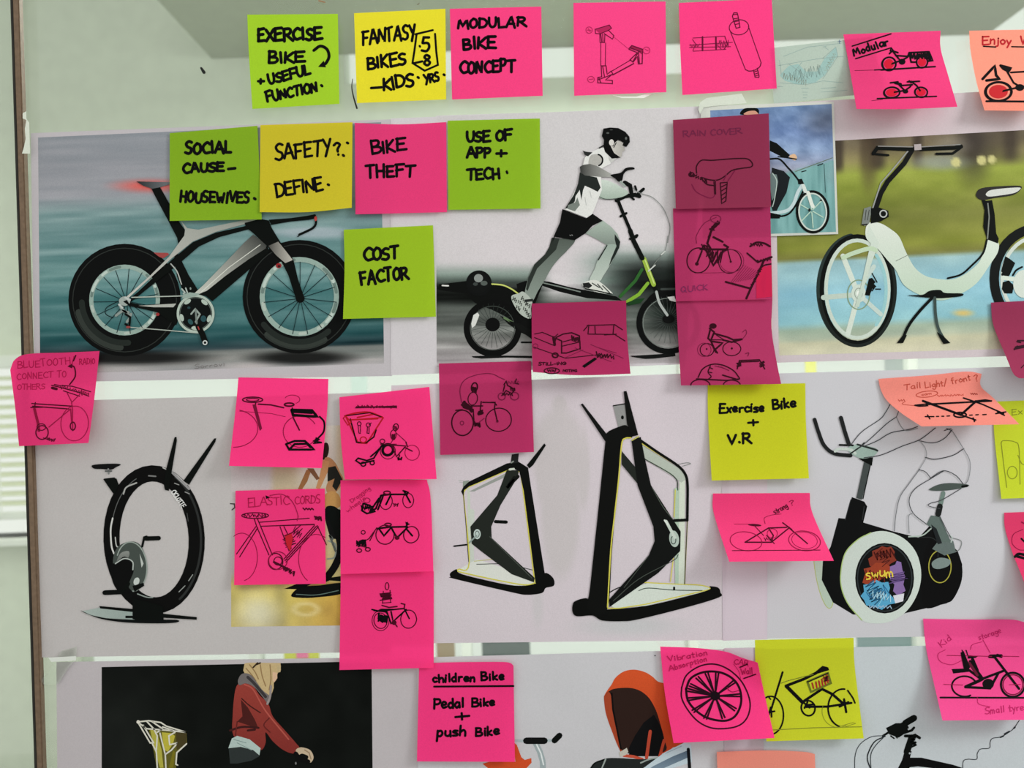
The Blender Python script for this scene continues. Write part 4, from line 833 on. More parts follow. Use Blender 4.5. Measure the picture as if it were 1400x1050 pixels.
a.f("350,258 365,242 422,262 420,290 395,270", (150, 28, 70)); a.l("350,258 365,242 422,262 420,338 400,340 395,300 372,330 355,318 395,280 350,262;400,270 405,335;395,285 372,325;360,255 410,275", 1.2, DK); a.l("262,190 350,262", .4, D2)
a.e(138, 160, 17, 17, .8, D2); a.e(148, 422, 18, 16, .8, D2); a.e(443, 268, 18, 18, .8, D2); a.l("128,160 148,162;134,152 144,168;138,422 160,420;436,262 452,270", .8, D2)
n.finish()
n = Note([(928, 4), (1055, -2), (1062, 121), (933, 130)], (240, 60, 128), 'pink sticky note with a sketched cylinder and threaded rod', PN, lift=(3, 3), h=.0012, L=[(930, 66)])
a = n.art('ink_sketch').zoom(770, 0, 3.889)
a.e(935, 145, 52, 40, 1, DK, rot=-8); a.l("888,165 970,372;985,140 1053,335", .9, DK); a.l("~970,370 990,378 1020,372 1045,355 1052,335", 1.1, DK); a.l("900,85 908,68 925,68 930,85 940,145 920,150 905,105 900,85;902,78 928,76;908,100 932,96;912,115 936,110;915,130 938,125", 1.1, DK)
a.l("1012,372 1020,410 1040,412 1042,405 1032,362;1014,382 1035,376;1018,394 1036,388;1020,404 1040,398", 1, DK)
a.l("690,202 860,192;692,272 865,262;688,210 705,235 690,268;672,240 900,225;672,252 890,248;740,195 740,270;812,195 814,265;840,215 820,240 840,260", .9, (130, 24, 66)); a.l("741,196 741,268;812,196 813,262", 1.8, DK); a.scrib(855, 235, 26, 22, 9, .8, (130, 24, 66)); a.scrib(700, 245, 24, 12, 7, .8, (130, 24, 66)); a.l("860,195 875,235 855,262", .9, DK)
n.finish()
n = Note([(1153, 47), (1286, 42), (1309, 146), (1171, 149)], (228, 62, 122), 'pink sticky note reading Modular above two red-wheeled cycles', PN, lift=(26, 32), h=.0012, L=[(1158, 74), (1164, 108)], R=[(1286, 66), (1296, 102)], B=[(1240, 149)])
a = n.art('handwriting').zoom(1040, 0, 3.889)
a.l("487,245 693,180;505,312 690,255", 1.6, IK); a.t("Modular", 498, 298, 680, 238, 40, 2.2)
def wheel(a, cx, cy, r, w=1.6, fill=(196, 24, 50), col=IK, ry=None):
    ry = ry or r
    if fill: a.d(cx, cy, r * .72, ry * .72, fill)
    a.e(cx, cy, r, ry, w, col, wob=.25); a.e(cx + 1, cy, r * .92, ry * .94, w * .5, col)
a = n.art('cargo_cycle_sketch').zoom(1040, 0, 3.889)
wheel(a, 682, 340, 36, 2); wheel(a, 858, 330, 30, 1.8); a.d(684, 342, 8, 8, (240, 60, 80)); a.l("640,372 928,354", 1.8, IK); a.l("500,375 600,372", .5, DK); a.l("605,372 928,353", 1.3, IK)
a.l("690,342 742,322 718,292 700,270 685,285;700,270 730,280;718,295 785,300;742,325 780,305 790,280 890,275 905,325 880,300;690,270 695,255 705,270", 2, IK); a.d(752, 328, 18, 16, IK); a.scrib(845, 298, 50, 22, 24, 1.7, IK); a.l("790,280 800,330 830,330;895,275 915,322 890,325", 2, IK)
a = n.art('cycle_sketch').zoom(1040, 0, 3.889)
wheel(a, 697, 492, 42, 1.9, ry=28); wheel(a, 853, 490, 34, 1.8, ry=27); a.l("620,524 935,512", 1.6, IK); a.l("590,535 650,528", .5, DK)
a.l("700,492 770,480 810,450 740,455 725,435;690,440 730,435;740,455 770,485;800,432 830,455 853,490;780,435 845,432;790,430 800,440", 1.9, IK); a.d(770, 486, 15, 11, IK); a.l("715,440 745,448", 3, IK)
n.finish()
n = Note([(1325, 42), (1424, 40), (1440, 152), (1346, 151)], (242, 146, 126), 'salmon sticky note reading Enjoy above a red-wheeled cycle, cut by the right edge', SN, lift=(14, 20), h=.0012, L=[(1327, 70), (1335, 112)])
a = n.art('handwriting').zoom(1040, 0, 3.889)
a.t("Enjoy", 1178, 235, 1332, 238, 42, 1.8, (176, 30, 40)); a.t("W", 1384, 238, 1430, 236, 42, 1.8, (176, 30, 40)); a.l("1185,246 1250,250;1335,248 1430,250", 1.5, IK)
a = n.art('cycle_sketch').zoom(1040, 0, 3.889)
wheel(a, 1264, 487, 70, 2.6, (186, 40, 46), ry=50); a.l("1200,538 1450,540", 2.2, IK); a.l("1180,420 1245,350 1252,400 1270,420 1200,428", 3, IK); a.l("1275,348 1330,362 1318,380 1290,365 1275,348", 2.8, IK); a.f("1275,345 1335,358 1320,384 1285,368", IK); a.l("1305,370 1345,440 1370,455", 2.2, IK); a.l("1330,385 1450,378", 2, IK); a.l("1265,490 1345,470 1450,450", 2.2, IK); a.d(1378, 465, 24, 18, IK)
n.finish()
n = Note([(232, 182), (352, 172), (358, 300), (232, 302)], (140, 182, 38), 'green sticky note reading SOCIAL CAUSE HOUSEWIVES', GN, lift=(3, 2), h=.0016)
a = n.art('handwriting').zoom(220, 140, 3.889)
a.t("SOCIAL", 130, 275, 372, 268, 60, 3.4); a.t("CAUSE", 118, 374, 330, 366, 48, 3.3); a.l("358,354 395,350", 3.2, IK); a.t("HOUSEWIVES", 102, 530, 470, 536, 54, 3.1); a.l("496,510 502,514", 3.2, IK)
n.finish()
n = Note([(356, 171), (482, 167), (481, 284), (355, 290)], (216, 200, 48), 'yellow sticky note reading SAFETY and DEFINE', YN, lift=(3, 7), h=.0019, B=[(420, 290)])
a = n.art('handwriting').zoom(220, 140, 3.889)
a.t("SAFETY", 610, 308, 908, 282, 82, 2.9); a.t("?", 926, 282, 966, 275, 72, 2.9); a.l("990,214 995,217;968,280 973,284", 3, IK); a.t("DEFINE", 615, 505, 862, 465, 68, 2.9); a.l("888,436 893,439", 3, IK)
n.finish()
n = Note([(485, 168), (610, 167), (611, 290), (486, 293)], (240, 64, 128), 'pink sticky note reading BIKE THEFT', PN, lift=(3, 3), h=.0017, T=[(548, 170)])
n.art('handwriting').zoom(220, 140, 3.889).t("BIKE", 1122, 272, 1298, 255, 66, 3).t("THEFT", 1092, 402, 1346, 392, 62, 3.1)
n.finish()
n = Note([(612, 165), (738, 162), (739, 285), (613, 287)], (148, 190, 40), 'green sticky note reading USE OF APP + TECH', GN, lift=(2, 3), h=.0016)
a = n.art('handwriting').zoom(600, 0, 3.889)
a.t("USE", 150, 752, 270, 748, 54, 3.3); a.t("OF", 306, 748, 386, 742, 52, 3.3); a.t("APP", 150, 838, 276, 834, 50, 3.3); a.t("+", 304, 840, 360, 838, 50, 3.2); a.t("TECH", 152, 960, 326, 946, 54, 3.2); a.l("361,912 364,920", 2.8, IK)
n.finish()
n = Note([(470, 314), (592, 308), (596, 433), (469, 436)], (162, 198, 40), 'green sticky note reading COST FACTOR', GN, lift=(3, 3), h=.0016, L=[(471, 370)])
n.art('handwriting').zoom(220, 140, 3.889).t("COST", 1080, 842, 1264, 830, 64, 3.4).t("FACTOR", 1064, 970, 1318, 938, 66, 3.4)
n.finish()
MG = (172, 52, 100); MK = (48, 8, 22); M2 = (112, 24, 60)
# dark column at the right of the athlete, lowest first
n = Note([(924, 409), (1056, 408), (1068, 525), (931, 527)], (174, 52, 98), 'dark magenta note with rider and canopy sketches, bottom of the magenta column', MN, lift=(6, 10), h=.0034, R=[(1055, 450), (1061, 490)])
a = n.art('rider_sketch').zoom(900, 320, 4.772)
a.e(318, 755, 46, 40, 1.1, MK, wob=.3); a.e(300, 755, 44, 44, .7, M2); a.e(480, 748, 60, 44, 1.1, MK, wob=.3); a.d(480, 746, 7, 7, MK); a.d(316, 750, 6, 6, MK); a.d(357, 600, 24, 18, MK)
a.l("340,620 325,680 345,700 375,770;335,615 365,640 345,690;370,650 450,672 490,690 550,685 480,705 420,690;350,700 420,710 375,750;360,740 385,775", 2, MK); a.l("380,660 430,690 350,690", 1, MK); a.l("~550,640 570,625 575,650 550,685", .8, M2)
a = n.art('canopy_sketch').zoom(900, 320, 4.772)
a.l("~260,935 290,880 350,850 420,855 490,890 530,940", 1.4, MK); a.l("250,945 350,950 450,955 530,945;420,920 520,950", 1.6, MK); a.e(275, 985, 62, 36, 1.3, MK, a0=180, a1=360); a.e(480, 985, 55, 32, 1.2, MK, a0=190, a1=350)
a.l("~340,860 325,900 345,930 320,950;335,870 355,880;330,900 350,905", 1.2, MK); a.l("370,860 410,870;390,862 440,880;410,866 460,890", .9, M2)
a.l("515,880 530,825 660,820 695,880;530,835 655,830", 1.4, MK); a.scrib(530, 850, 14, 20, 8, 1.2, MK, 80); a.scrib(675, 850, 14, 24, 8, 1.2, MK, 70); a.l("~570,780 590,775 585,795", 1, M2)
n.finish()
n = Note([(920, 285), (1053, 280), (1056, 409), (924, 412)], (176, 50, 98), 'dark magenta note, middle of the column of three, with a cyclist and QUICK', MN, lift=(3, 4), h=.0030)
a = n.art('cyclist_sketch').zoom(900, 320, 4.772)
a.e(262, 172, 76, 80, 1.3, MK, wob=.4); a.e(468, 178, 76, 76, 1, MK, wob=.5); a.e(480, 175, 78, 74, .6, M2); a.d(252, 194, 12, 12, MK); a.d(473, 180, 7, 7, MK); a.l("252,192 285,110", 2, MK); a.l("473,180 450,90", 1.2, MK)
a.l("275,98 350,100 440,100;310,100 360,205 430,100;330,20 350,-30 395,-70;345,100 320,60 340,0;360,20 420,50;430,70 455,85 440,105", 2.4, MK); a.scrib(365, 140, 50, 44, 16, 1.3, MK, 20); a.scrib(310, 85, 30, 16, 10, 1.6, MK, 10); a.l("240,255 500,250", .5, M2); a.l("~250,60 250,10 300,-70 380,-110", .8, M2); a.scrib(370, -55, 34, 14, 12, 2.4, MK, -50); a.e(375, -100, 34, 24, .8, M2)
a = n.art('bag_sketch').zoom(900, 320, 4.772)
a.d(690, 310, 36, 104, (186, 30, 72)); a.f("640,420 640,300 660,250 720,205 738,205 744,408", (190, 30, 72)); a.l("440,312 600,355", 2.2, MK); a.l("575,420 610,340 660,240 690,170 740,150", 2.4, MK); a.l("~600,80 640,55 690,60 728,80", 2.2, MK); a.scrib(640, 70, 36, 10, 10, 1.6, MK, 0); a.l("580,125 650,185 730,150", 1.8, MK); a.l("~650,240 690,205 735,195", 1.6, MK)
for i in range(9): a.l("%d,%d %d,%d" % (470 + i * 16, 320 - i * 3, 560 + i * 13, 200 + i * 6), .5, M2)
a.scrib(635, 290, 70, 10, 16, 1.2, MK, -62); a.scrib(690, 170, 40, 10, 10, 1.4, MK, -10)
n.art('pencil_lettering').zoom(900, 320, 4.772).t("QUICK", 150, 380, 325, 362, 36, .9, (120, 40, 84))
n.finish()
n = Note([(920, 164), (1051, 155), (1054, 283), (924, 286)], (146, 48, 80), 'dark magenta note, top of the column of three, with a bicycle seat and rain cover', MN, lift=(3, 3), h=.0038)
a = n.art('seat_sketch').zoom(900, 130, 5.248)
a.l("~275,560 275,510 310,468 380,468 460,462 560,455 640,458 675,490 665,515 600,525 530,540 480,580 430,608 370,608 310,590", 1.4, MK); a.l("~240,640 270,690 330,725 380,738 405,715 408,650 412,610", 1.1, M2); a.scrib(285, 590, 72, 14, 18, 1.6, MK, 26); a.e(238, 570, 18, 14, 1.4, MK)
a.l("~310,600 350,640 408,650", 1.4, MK); a.l("400,620 405,710;410,620 412,710", 1.1, MK); a.l("445,630 495,625 485,760 455,778 450,700 445,630;450,660 490,640;450,690 490,665;452,720 490,695;455,750 488,725", 1.2, MK); a.l("500,615 550,540;470,610 490,570", 1.1, M2)
n.art('pencil_lettering').zoom(900, 130, 5.248).t("RAIN COVER", 178, 298, 598, 276, 40, 1.1, (108, 34, 66))
n.finish()
n = Note([(727, 415), (856, 411), (862, 511), (728.5, 508.6)], (170, 44, 92), 'dark magenta note with a sketched car, trailer and roadside rails', MN, lift=(16, 20), h=.0018, B=[(790, 513)], L=[(727, 460)], R=[(857, 455)])
a = n.art('car_sketch').zoom(600, 320, 4.242)
a.l("555,580 600,570 660,595;555,600 665,645;600,570 670,598 690,580;550,655 735,720 920,700", 1, MK); a.l("668,645 680,600 720,580 770,572 815,590 820,665 740,690 712,690 712,620 680,605", 1.5, MK); a.l("720,625 815,600;715,650 820,625", 1.1, MK); a.scrib(790, 610, 22, 18, 9, 1.6, MK, 10); a.l("665,600 672,642", 3, MK)
a.e(675, 703, 16, 13, 1.8, MK); a.e(560, 650, 14, 14, .8, M2); a.l("730,718 835,672;790,660 1000,740;880,640 1070,720;930,660 1030,690", .7, M2)
a = n.art('rail_sketch').zoom(600, 320, 4.242)
a.l("860,530 1020,525 1065,555;870,580 1020,582 1080,620;905,535 908,580;1015,528 1010,582;840,560 870,525 865,580;960,585 1030,580", 1.1, MK); a.f("830,765 905,715 918,725 845,776", IK); a.scrib(965, 705, 50, 14, 14, 1.5, MK, 10); a.l("920,715 935,700 940,720 960,700", 1.6, MK)
a = n.art('pencil_lettering').zoom(600, 320, 4.242)
a.t("STILL-ING", 578, 760, 735, 758, 16, 1, MK, .08); a.e(655, 793, 44, 17, 1.2, MK); a.scrib(655, 793, 24, 9, 9, 1.4, MK); a.t("NOTING", 720, 800, 802, 798, 14, .9, MK)
n.finish()
n = Note([(600, 497), (726, 493.6), (730, 618), (602, 622)], (186, 50, 102), 'dark magenta note with a cyclist and a second small cyclist linked by a cord', MN, lift=(3, 3), h=.0022)
a = n.art('cyclist_sketch').zoom(470, 480, 5)
a.e(812, 490, 76, 85, 1.5, MK, wob=.4); a.e(1058, 470, 86, 80, 1.2, MK, wob=.4); a.e(808, 492, 12, 13, 1, M2); a.d(1050, 480, 9, 10, M2); a.e(893, 248, 20, 32, 1.6, MK, rot=10); a.scrib(890, 262, 14, 20, 8, 1.6, MK); a.e(882, 325, 32, 44, 1, MK, rot=10)
a.scrib(845, 380, 38, 20, 16, 3, MK, 35); a.f("805,360 830,345 875,380 860,405 815,390", MK); a.l("765,405 810,400;870,375 950,375;950,350 1030,352 1045,370;1010,350 1035,350 1030,395 1050,480;940,345 930,430;885,400 890,480", 1.4, MK); a.scrib(935, 420, 12, 24, 8, 1.6, MK, 80); a.scrib(912, 500, 20, 18, 10, 2, MK); a.l("920,490 960,460", 1, M2)
a.l("~805,350 795,260 830,195 920,160 1010,155 1065,180 1100,195", .9, M2)
a = n.art('small_cyclist_sketch').zoom(470, 480, 5)
a.e(1080, 310, 24, 24, 1.1, M2); a.e(1168, 308, 28, 26, 1.1, M2); a.l("1080,305 1110,270 1150,290 1170,260;1095,230 1110,205 1120,235;1100,235 1090,275;1120,235 1150,250;1180,190 1170,220 1195,225", 1.3, MK); a.scrib(1120, 295, 34, 10, 10, 1.4, MK); a.scrib(1155, 262, 16, 14, 8, 1.2, MK); a.scrib(1150, 215, 40, 12, 9, .8, M2)
n.finish()
PK = (140, 18, 60); PD = (70, 8, 30)
n = Note([(14, 506), (136, 480), (121, 605.6), (26, 610)], (234, 56, 122), 'pink sticky note reading BLUETOOTH RADIO, on the brown upright at the far left', PN, lift=(5, 16), h=.0050, T=[(20, 492), (38, 484), (90, 482)], L=[(21, 560)], R=[(129, 545)], tl=6)
n.art('pencil_lettering').zoom(0, 460, 4.038).t("BLUETOOTH/", 98, 178, 412, 148, 38, 1, (170, 24, 72)).t("RADIO", 438, 155, 524, 152, 32, 1, (170, 24, 72)).t("CONNECT TO", 94, 238, 368, 222, 34, 1, (170, 24, 72)).t("OTHERS", 96, 295, 248, 290, 30, 1, (176, 28, 76))
a = n.art('bicycle_sketch').zoom(0, 460, 4.038)
a.l("285,270 330,280 440,310 490,330", 1.2, PD); a.l("340,270 400,275 500,305;350,300 440,330;300,265 335,272 340,290", 1.1, PD); a.l("288,284 312,290", 3, PD); a.scrib(400, 295, 60, 12, 16, .8, PD, 20); a.scrib(470, 312, 22, 10, 8, 1.4, (130, 20, 56), 20)
a.l("~385,265 415,220 410,170 385,160;405,135 418,105", 1.5, PD); a.f("372,165 400,150 398,176", PD); a.l("370,310 395,360;440,320 395,365 400,400", 1, PK)
a.l("175,370 400,385;180,385 380,400;170,392 235,390;195,365 190,400", 1.3, PD); a.l("190,400 210,480 215,520", 3, (130, 18, 54)); a.l("270,500 390,400", 1, PK); a.l("~400,400 400,470 402,520;390,400 395,480", 1.1, PK); a.e(402, 495, 14, 22, 1.3, PD); a.e(412, 480, 76, 96, .8, PK, rot=4); a.e(232, 530, 34, 38, 1.2, PD); a.e(228, 500, 24, 18, 1, PD); a.scrib(282, 570, 20, 10, 9, 1.4, PD, 10); a.l("240,560 275,572", 1, PD)
n.finish()
n = Note([(326, 516), (449, 518), (440, 640), (313, 637)], (255, 60, 134), 'pink sticky note with a bicycle and a frame bag moved to the ground', PN, lift=(14, 16), h=.0016, L=[(322, 560)], R=[(447, 565)])
a = n.art('bicycle_sketch').zoom(300, 500, 4.667)
a.e(212, 217, 64, 17, 1.4, PD); a.e(212, 217, 40, 9, 1, PD); a.l("232,235 228,262", 1.4, PD); a.l("248,245 330,250 410,268", 1.6, PD); a.l("130,290 330,305 420,325", .6, PK); a.l("215,250 260,410;230,250 268,400;222,250 264,405", 1.3, (110, 18, 50)); a.e(445, 248, 30, 10, 1.8, PD); a.e(465, 215, 48, 28, .7, PK, a0=-160, a1=60)
a.e(90, 400, 155, 120, .9, PK, a0=-75, a1=90); a.e(515, 420, 108, 100, .9, PK, a0=30, a1=330); a.l("465,270 470,330 510,410", 1.6, PD)
a = n.art('bag_sketch').zoom(300, 500, 4.667)
a.l("460,282 590,285 625,325 470,315 460,282;465,292 590,300", 3, IK); a.l("~640,325 668,360 665,420 630,462", 2, IK); a.f("615,455 645,470 600,498", IK); a.l("600,480 655,490 600,495", 1.6, IK); a.l("425,500 480,480 545,480 605,535 445,535 425,500;445,535 480,500 560,498;545,480 580,520", 2.4, IK)
n.finish()
n = Note([(465.6, 656.6), (583.5, 655.7), (592.6, 781), (465.6, 785)], (255, 60, 134), 'pink note with two trailer bicycle sketches, middle of the pink column', PN, lift=(4, 6), h=.0026, R=[(589, 685)])
a = n.art('trailer_cycle_sketch').zoom(300, 640, 3.622)
a.e(825, 165, 30, 40, 1, PD, a0=-60, a1=250, wob=.3); a.e(935, 160, 28, 35, 1, PD, wob=.3); a.l("800,135 850,130 930,130;800,135 775,200 750,215;810,140 785,205;850,130 825,180;915,115 945,170", 2, IK); a.e(830, 122, 16, 8, 1.6, PD); a.l("910,112 935,120 918,132", 2, IK)
a.l("712,175 745,185 770,215 730,225 705,210 712,175;720,200 760,190;745,215 790,150", 2, IK); a.scrib(725, 195, 22, 16, 10, 1.2, IK); a.e(730, 160, 16, 12, .8, PK); a.scrib(873, 182, 12, 10, 7, 1.2, PD)
a = n.art('child_trailer_sketch').zoom(300, 640, 3.622)
a.e(820, 330, 44, 48, 1.2, PD, wob=.3); a.e(950, 330, 38, 40, 1.2, PD, wob=.3); a.l("780,300 840,292 930,290;790,300 815,335 850,295 880,345;930,270 925,300 955,335;880,345 930,295", 2, IK); a.e(835, 280, 16, 7, 1.5, PD); a.f("920,265 945,278 925,285", IK); a.d(880, 345, 12, 10, PD)
a.l("780,295 740,350 700,370;770,310 745,360", 1.1, PD); a.e(712, 318, 10, 9, 1, PD); a.scrib(702, 372, 24, 20, 14, 1.5, IK); a.e(692, 408, 12, 9, 1.2, PD); a.e(735, 402, 12, 9, 1.2, PD); a.l("700,385 740,395", 1.3, PD)
n.art('pencil_lettering').zoom(300, 640, 3.622).t("Dragging", 655, 172, 750, 105, 20, .7, (176, 30, 80)).t("wheels", 635, 222, 725, 155, 20, .7, (176, 30, 80))
n.finish()
n = Note([(464, 543), (587, 529), (597, 655), (471.5, 655.5)], (255, 60, 134), 'pink note with tool bag and rider towing a trailer, top of the pink column', PN, lift=(5, 8), h=.0034, L=[(466, 600)])
a = n.art('tool_bag_sketch').zoom(300, 500, 4.667); RD = (176, 22, 32)
a.l("~805,318 880,300 960,298 1040,328", 1.8, RD); a.l("805,320 860,440 885,492 940,495 1045,332;840,345 1010,338;880,330 980,310", 1.6, RD); a.l("835,340 875,488 935,492 985,455 1000,410", 1.6, IK); a.l("800,320 960,300 1040,330", 1.2, IK); a.l("790,335 820,380 840,360 805,320 790,335", 1.2, RD); a.l("840,345 1040,330", 1.1, RD)
a.e(892, 370, 12, 12, 1, PD); a.l("885,382 890,430 900,432 900,382", .9, PD); a.e(950, 378, 13, 13, 1, PD); a.l("945,388 942,430 955,432 955,390", 1, PD); a.l("955,378 968,365", 1, PD); a.e(918, 472, 20, 18, 1.2, RD)
a = n.art('rider_and_trailer_sketch').zoom(300, 500, 4.667)
a.e(1075, 545, 48, 50, .8, PD); a.e(1075, 538, 34, 32, 3, IK, wob=.3); a.e(1230, 555, 46, 48, .8, PK); a.l("1030,500 1190,512 1130,580 1100,510;1180,520 1230,545;1190,490 1200,515;1150,570 1140,600", 1.4, PD); a.scrib(1150, 595, 12, 10, 7, 1.8, IK); a.e(1125, 392, 16, 22, 1.2, PD, rot=15); a.scrib(1122, 395, 8, 14, 6, 1.2, PD); a.e(1110, 440, 18, 30, .9, PD); a.l("1110,470 1090,500 1130,500;1130,430 1180,475 1195,490", .7, PD); a.scrib(1110, 455, 10, 24, 9, 1, PD)
a.l("1035,510 985,590 940,605 885,590 870,605 900,625 985,605;1045,505 1000,550 965,580", 1.8, IK); a.e(918, 628, 15, 13, 1.4, IK); a.e(975, 620, 13, 12, 1.4, IK); a.e(1040, 482, 15, 14, 1, PD)
n.art('crossed_out_word').zoom(300, 500, 4.667).scrib(1005, 262, 130, 10, 34, 1, (110, 12, 40), 1).l("870,268 1130,258;875,262 1130,266", 1.4, PD)
n.finish()
n = Note([(466, 785), (593, 781), (593, 913), (464, 916)], (255, 60, 134), 'pink note with a passenger behind on a bicycle, bottom of the pink column', PN, lift=(3, 4), h=.0020)
a = n.art('passenger_bicycle_sketch').zoom(300, 640, 3.622)
a.e(798, 755, 42, 50, .8, PD); a.e(798, 755, 34, 38, 1, PD, wob=.4); a.scrib(810, 745, 24, 22, 14, 2, IK, 15); a.e(937, 748, 40, 44, 1.1, PD, wob=.3); a.l("755,700 790,708 915,695 940,745;780,710 800,700 860,700;850,710 860,760 925,700;825,700 850,770;765,705 830,712", 1.7, IK); a.d(865, 765, 12, 12, PD); a.l("865,765 880,785;900,670 918,675 915,695;805,680 840,690 880,685", 1.5, PD)
a.e(830, 585, 9, 18, 1, PD); a.scrib(825, 635, 16, 32, 14, 1.3, PD, 85); a.l("812,610 808,670;845,605 848,665;810,668 850,665", 1, PD)
n.finish()
n = Note([(322, 671), (444, 668), (445.5, 798), (320, 800)], (255, 60, 134), 'pink sticky note reading ELASTIC CORDS over a large bicycle frame', PN, lift=(5, 3), h=.0018)
a = n.art('bicycle_sketch').zoom(300, 640, 3.622)
a.e(177, 235, 66, 14, 1.2, PD); a.scrib(177, 235, 58, 9, 24, 1, PD); a.l("172,250 185,290 245,430;188,250 205,290 262,430;200,268 445,248;205,288 470,278;180,290 85,425;190,295 100,440", 1.1, PD); a.l("470,285 320,450;490,290 330,465;480,288 325,458", 1.2, PD); a.l("485,285 530,380", 1.1, PD); a.e(110, 440, 78, 118, .8, PK, a0=-120, a1=80); a.e(480, 450, 88, 122, .8, PK, a0=120, a1=300)
a.e(278, 462, 36, 40, 1.2, PD); a.e(290, 458, 46, 44, 1, PK); a.l("270,465 340,500", 2.4, PD); a.scrib(345, 508, 34, 14, 14, 1.5, PD, 25); a.scrib(488, 248, 16, 12, 10, 1.8, PD); a.scrib(440, 202, 24, 6, 8, 1.4, PD); a.e(290, 460, 20, 20, 1, PD)
a.l("300,290 330,370 345,410;320,290 340,330;400,285 350,330 355,400;410,300 370,340;300,285 470,280", 1, PD)
a.f("325,330 355,320 365,345 350,412 330,380", (186, 30, 44)); a.scrib(345, 355, 30, 34, 16, .9, PD, 70); a.scrib(385, 320, 26, 24, 10, .7, PD, 40)
n.art('pencil_lettering').zoom(300, 640, 3.622).t("ELASTIC", 142, 192, 345, 178, 42, 1, (170, 24, 70)).t("CORDS", 374, 178, 500, 172, 40, 1, (170, 24, 70)).f("228,135 252,144 232,153", IK).l("~250,135 310,130 360,165 388,230 385,260", .8, PK)
n.finish()
n = Note([(967.5, 526), (1101, 524), (1106, 654), (973, 657)], (202, 206, 38), 'yellow sticky note reading Exercise Bike + V.R', YN, lift=(8, 8), h=.0016, L=[(968, 570)], R=[(1102, 580)])
n.art('handwriting').zoom(940, 500, 3.75).t("Exercise", 163, 240, 392, 235, 42, 2.6).t("Bike", 438, 224, 553, 212, 44, 2.7).t("+", 312, 312, 358, 308, 42, 2.6).t("V.R", 205, 402, 330, 394, 48, 2.9)
n.finish()
n = Note([(974.7, 674.7), (1107, 674), (1140, 766.7), (997, 768)], (246, 66, 128), 'pink sticky note with a slim bicycle sketch, directly under the yellow V.R note', PN, lift=(26, 32), h=.0016, L=[(976, 702)], R=[(1111, 702)])
a = n.art('bicycle_sketch').zoom(940, 500, 3.75)
a.l("295,905 415,832 525,828 430,905 295,905;415,832 440,870 430,905", 1.5, PD); a.l("525,835 615,912;488,805 535,840", 1.4, PD); a.e(300, 900, 82, 48, .9, PK, rot=8); a.e(600, 898, 82, 50, 1, PK, rot=8); a.e(600, 895, 66, 42, .6, PK, rot=8); a.l("230,948 680,945", .8, PD); a.d(345, 817, 34, 6, PD, 4); a.l("345,822 390,870", .8, PD); a.scrib(415, 888, 22, 10, 8, 1, PD); a.l("405,870 445,912", 1, PD); a.l("~398,810 395,780 435,765 480,760", .6, PK); a.e(435, 860, 26, 24, .6, PK); a.l("240,812 320,812", .5, PK)
n.art('pencil_lettering').zoom(940, 500, 3.75).t("strong", 448, 762, 516, 725, 26, .9, PD).t("?", 525, 720, 548, 712, 24, .8, PK)
n.finish()
n = Note([(1360, 549), (1470, 545), (1480, 678), (1369, 682)], (204, 218, 52), 'yellow sticky note with a long loop drawn, cut by the right edge', YN, lift=(4, 6), h=.0016, L=[(1359, 590)])
a = n.art('loop_sketch').zoom(1090, 540, 3.281); OK_ = (132, 140, 40)
a.l("~915,215 925,205 975,210 995,240 1000,400;~915,215 925,300 940,415", .9, OK_); a.e(965, 348, 22, 28, .9, OK_); a.l("~990,270 1010,310 1040,300", .8, OK_)
n.art('pencil_lettering').zoom(1090, 540, 3.281).t("Ex", 962, 90, 1010, 86, 28, .9, OK_)
n.finish()
n = Note([(1201, 518), (1342, 511), (1393.6, 580), (1260, 583)], (240, 142, 130), 'salmon sticky note reading Tail light and front with a bare frame sketch', SN, lift=(26, 34), h=.0022, L=[(1204, 532), (1213, 548), (1234, 566)], R=[(1341, 528), (1359, 545)], T=[(1270, 513), (1320, 508)])
n.art('pencil_lettering').zoom(1090, 350, 4.2).t("Tail", 615, 770, 712, 758, 34, 1, (176, 70, 56)).t("Light/", 735, 758, 860, 742, 34, 1, (176, 70, 56)).t("front", 888, 735, 998, 712, 34, 1, (176, 70, 56)).t("?", 1020, 722, 1045, 716, 36, 1, (176, 70, 56)).e(745, 793, 62, 17, .9, (176, 70, 56), rot=-6).t("cam", 715, 802, 770, 794, 14, .7, (176, 70, 56)).scrib(880, 800, 80, 5, 20, .8, (190, 80, 66), -2).scrib(1015, 792, 20, 5, 8, .9, (150, 50, 40)).scrib(600, 828, 18, 6, 6, .8, (176, 70, 56)).l("~620,835 605,850 680,860", .6, (176, 70, 56))
a = n.art('frame_sketch').zoom(1090, 350, 4.2)
a.l("740,852 1115,832", 2, IK); a.l("722,832 940,912 1022,838", 2.6, IK); a.l("675,857 740,850 750,860 700,862 675,857", 1.6, IK); a.l("955,815 1060,850 1185,905;1022,832 1115,832 1080,826 1030,832", 1.7, IK); a.l("1140,905 1198,895;1150,895 1190,915", 1.6, IK); a.e(935, 912, 36, 14, 1.8, IK); a.l("940,912 1025,942;1010,930 1018,950", 1.7, IK); a.l("735,922 785,922;748,912 762,935;800,921 812,921;830,920 842,920;860,919 875,918;990,914 1005,913;1025,912 1040,911;1065,911 1085,910", 1.4, IK)
n.finish()
n = Note([(1354.7, 413.7), (1470, 408), (1500, 520), (1393, 517)], (152, 52, 86), 'dark magenta note with lifting lower edge, cut by the right edge', MN, lift=(26, 30), h=.0022, L=[(1358, 444), (1374, 484), (1385, 510)])
n.art('ink_sketch').zoom(1320, 400, 5.25).l("350,405 420,392;358,392 420,380;370,352 395,358;375,345 420,345;352,408 372,385", 1.8, (44, 12, 26)).l("400,540 420,520", 1.2, (60, 14, 30))
n.finish()
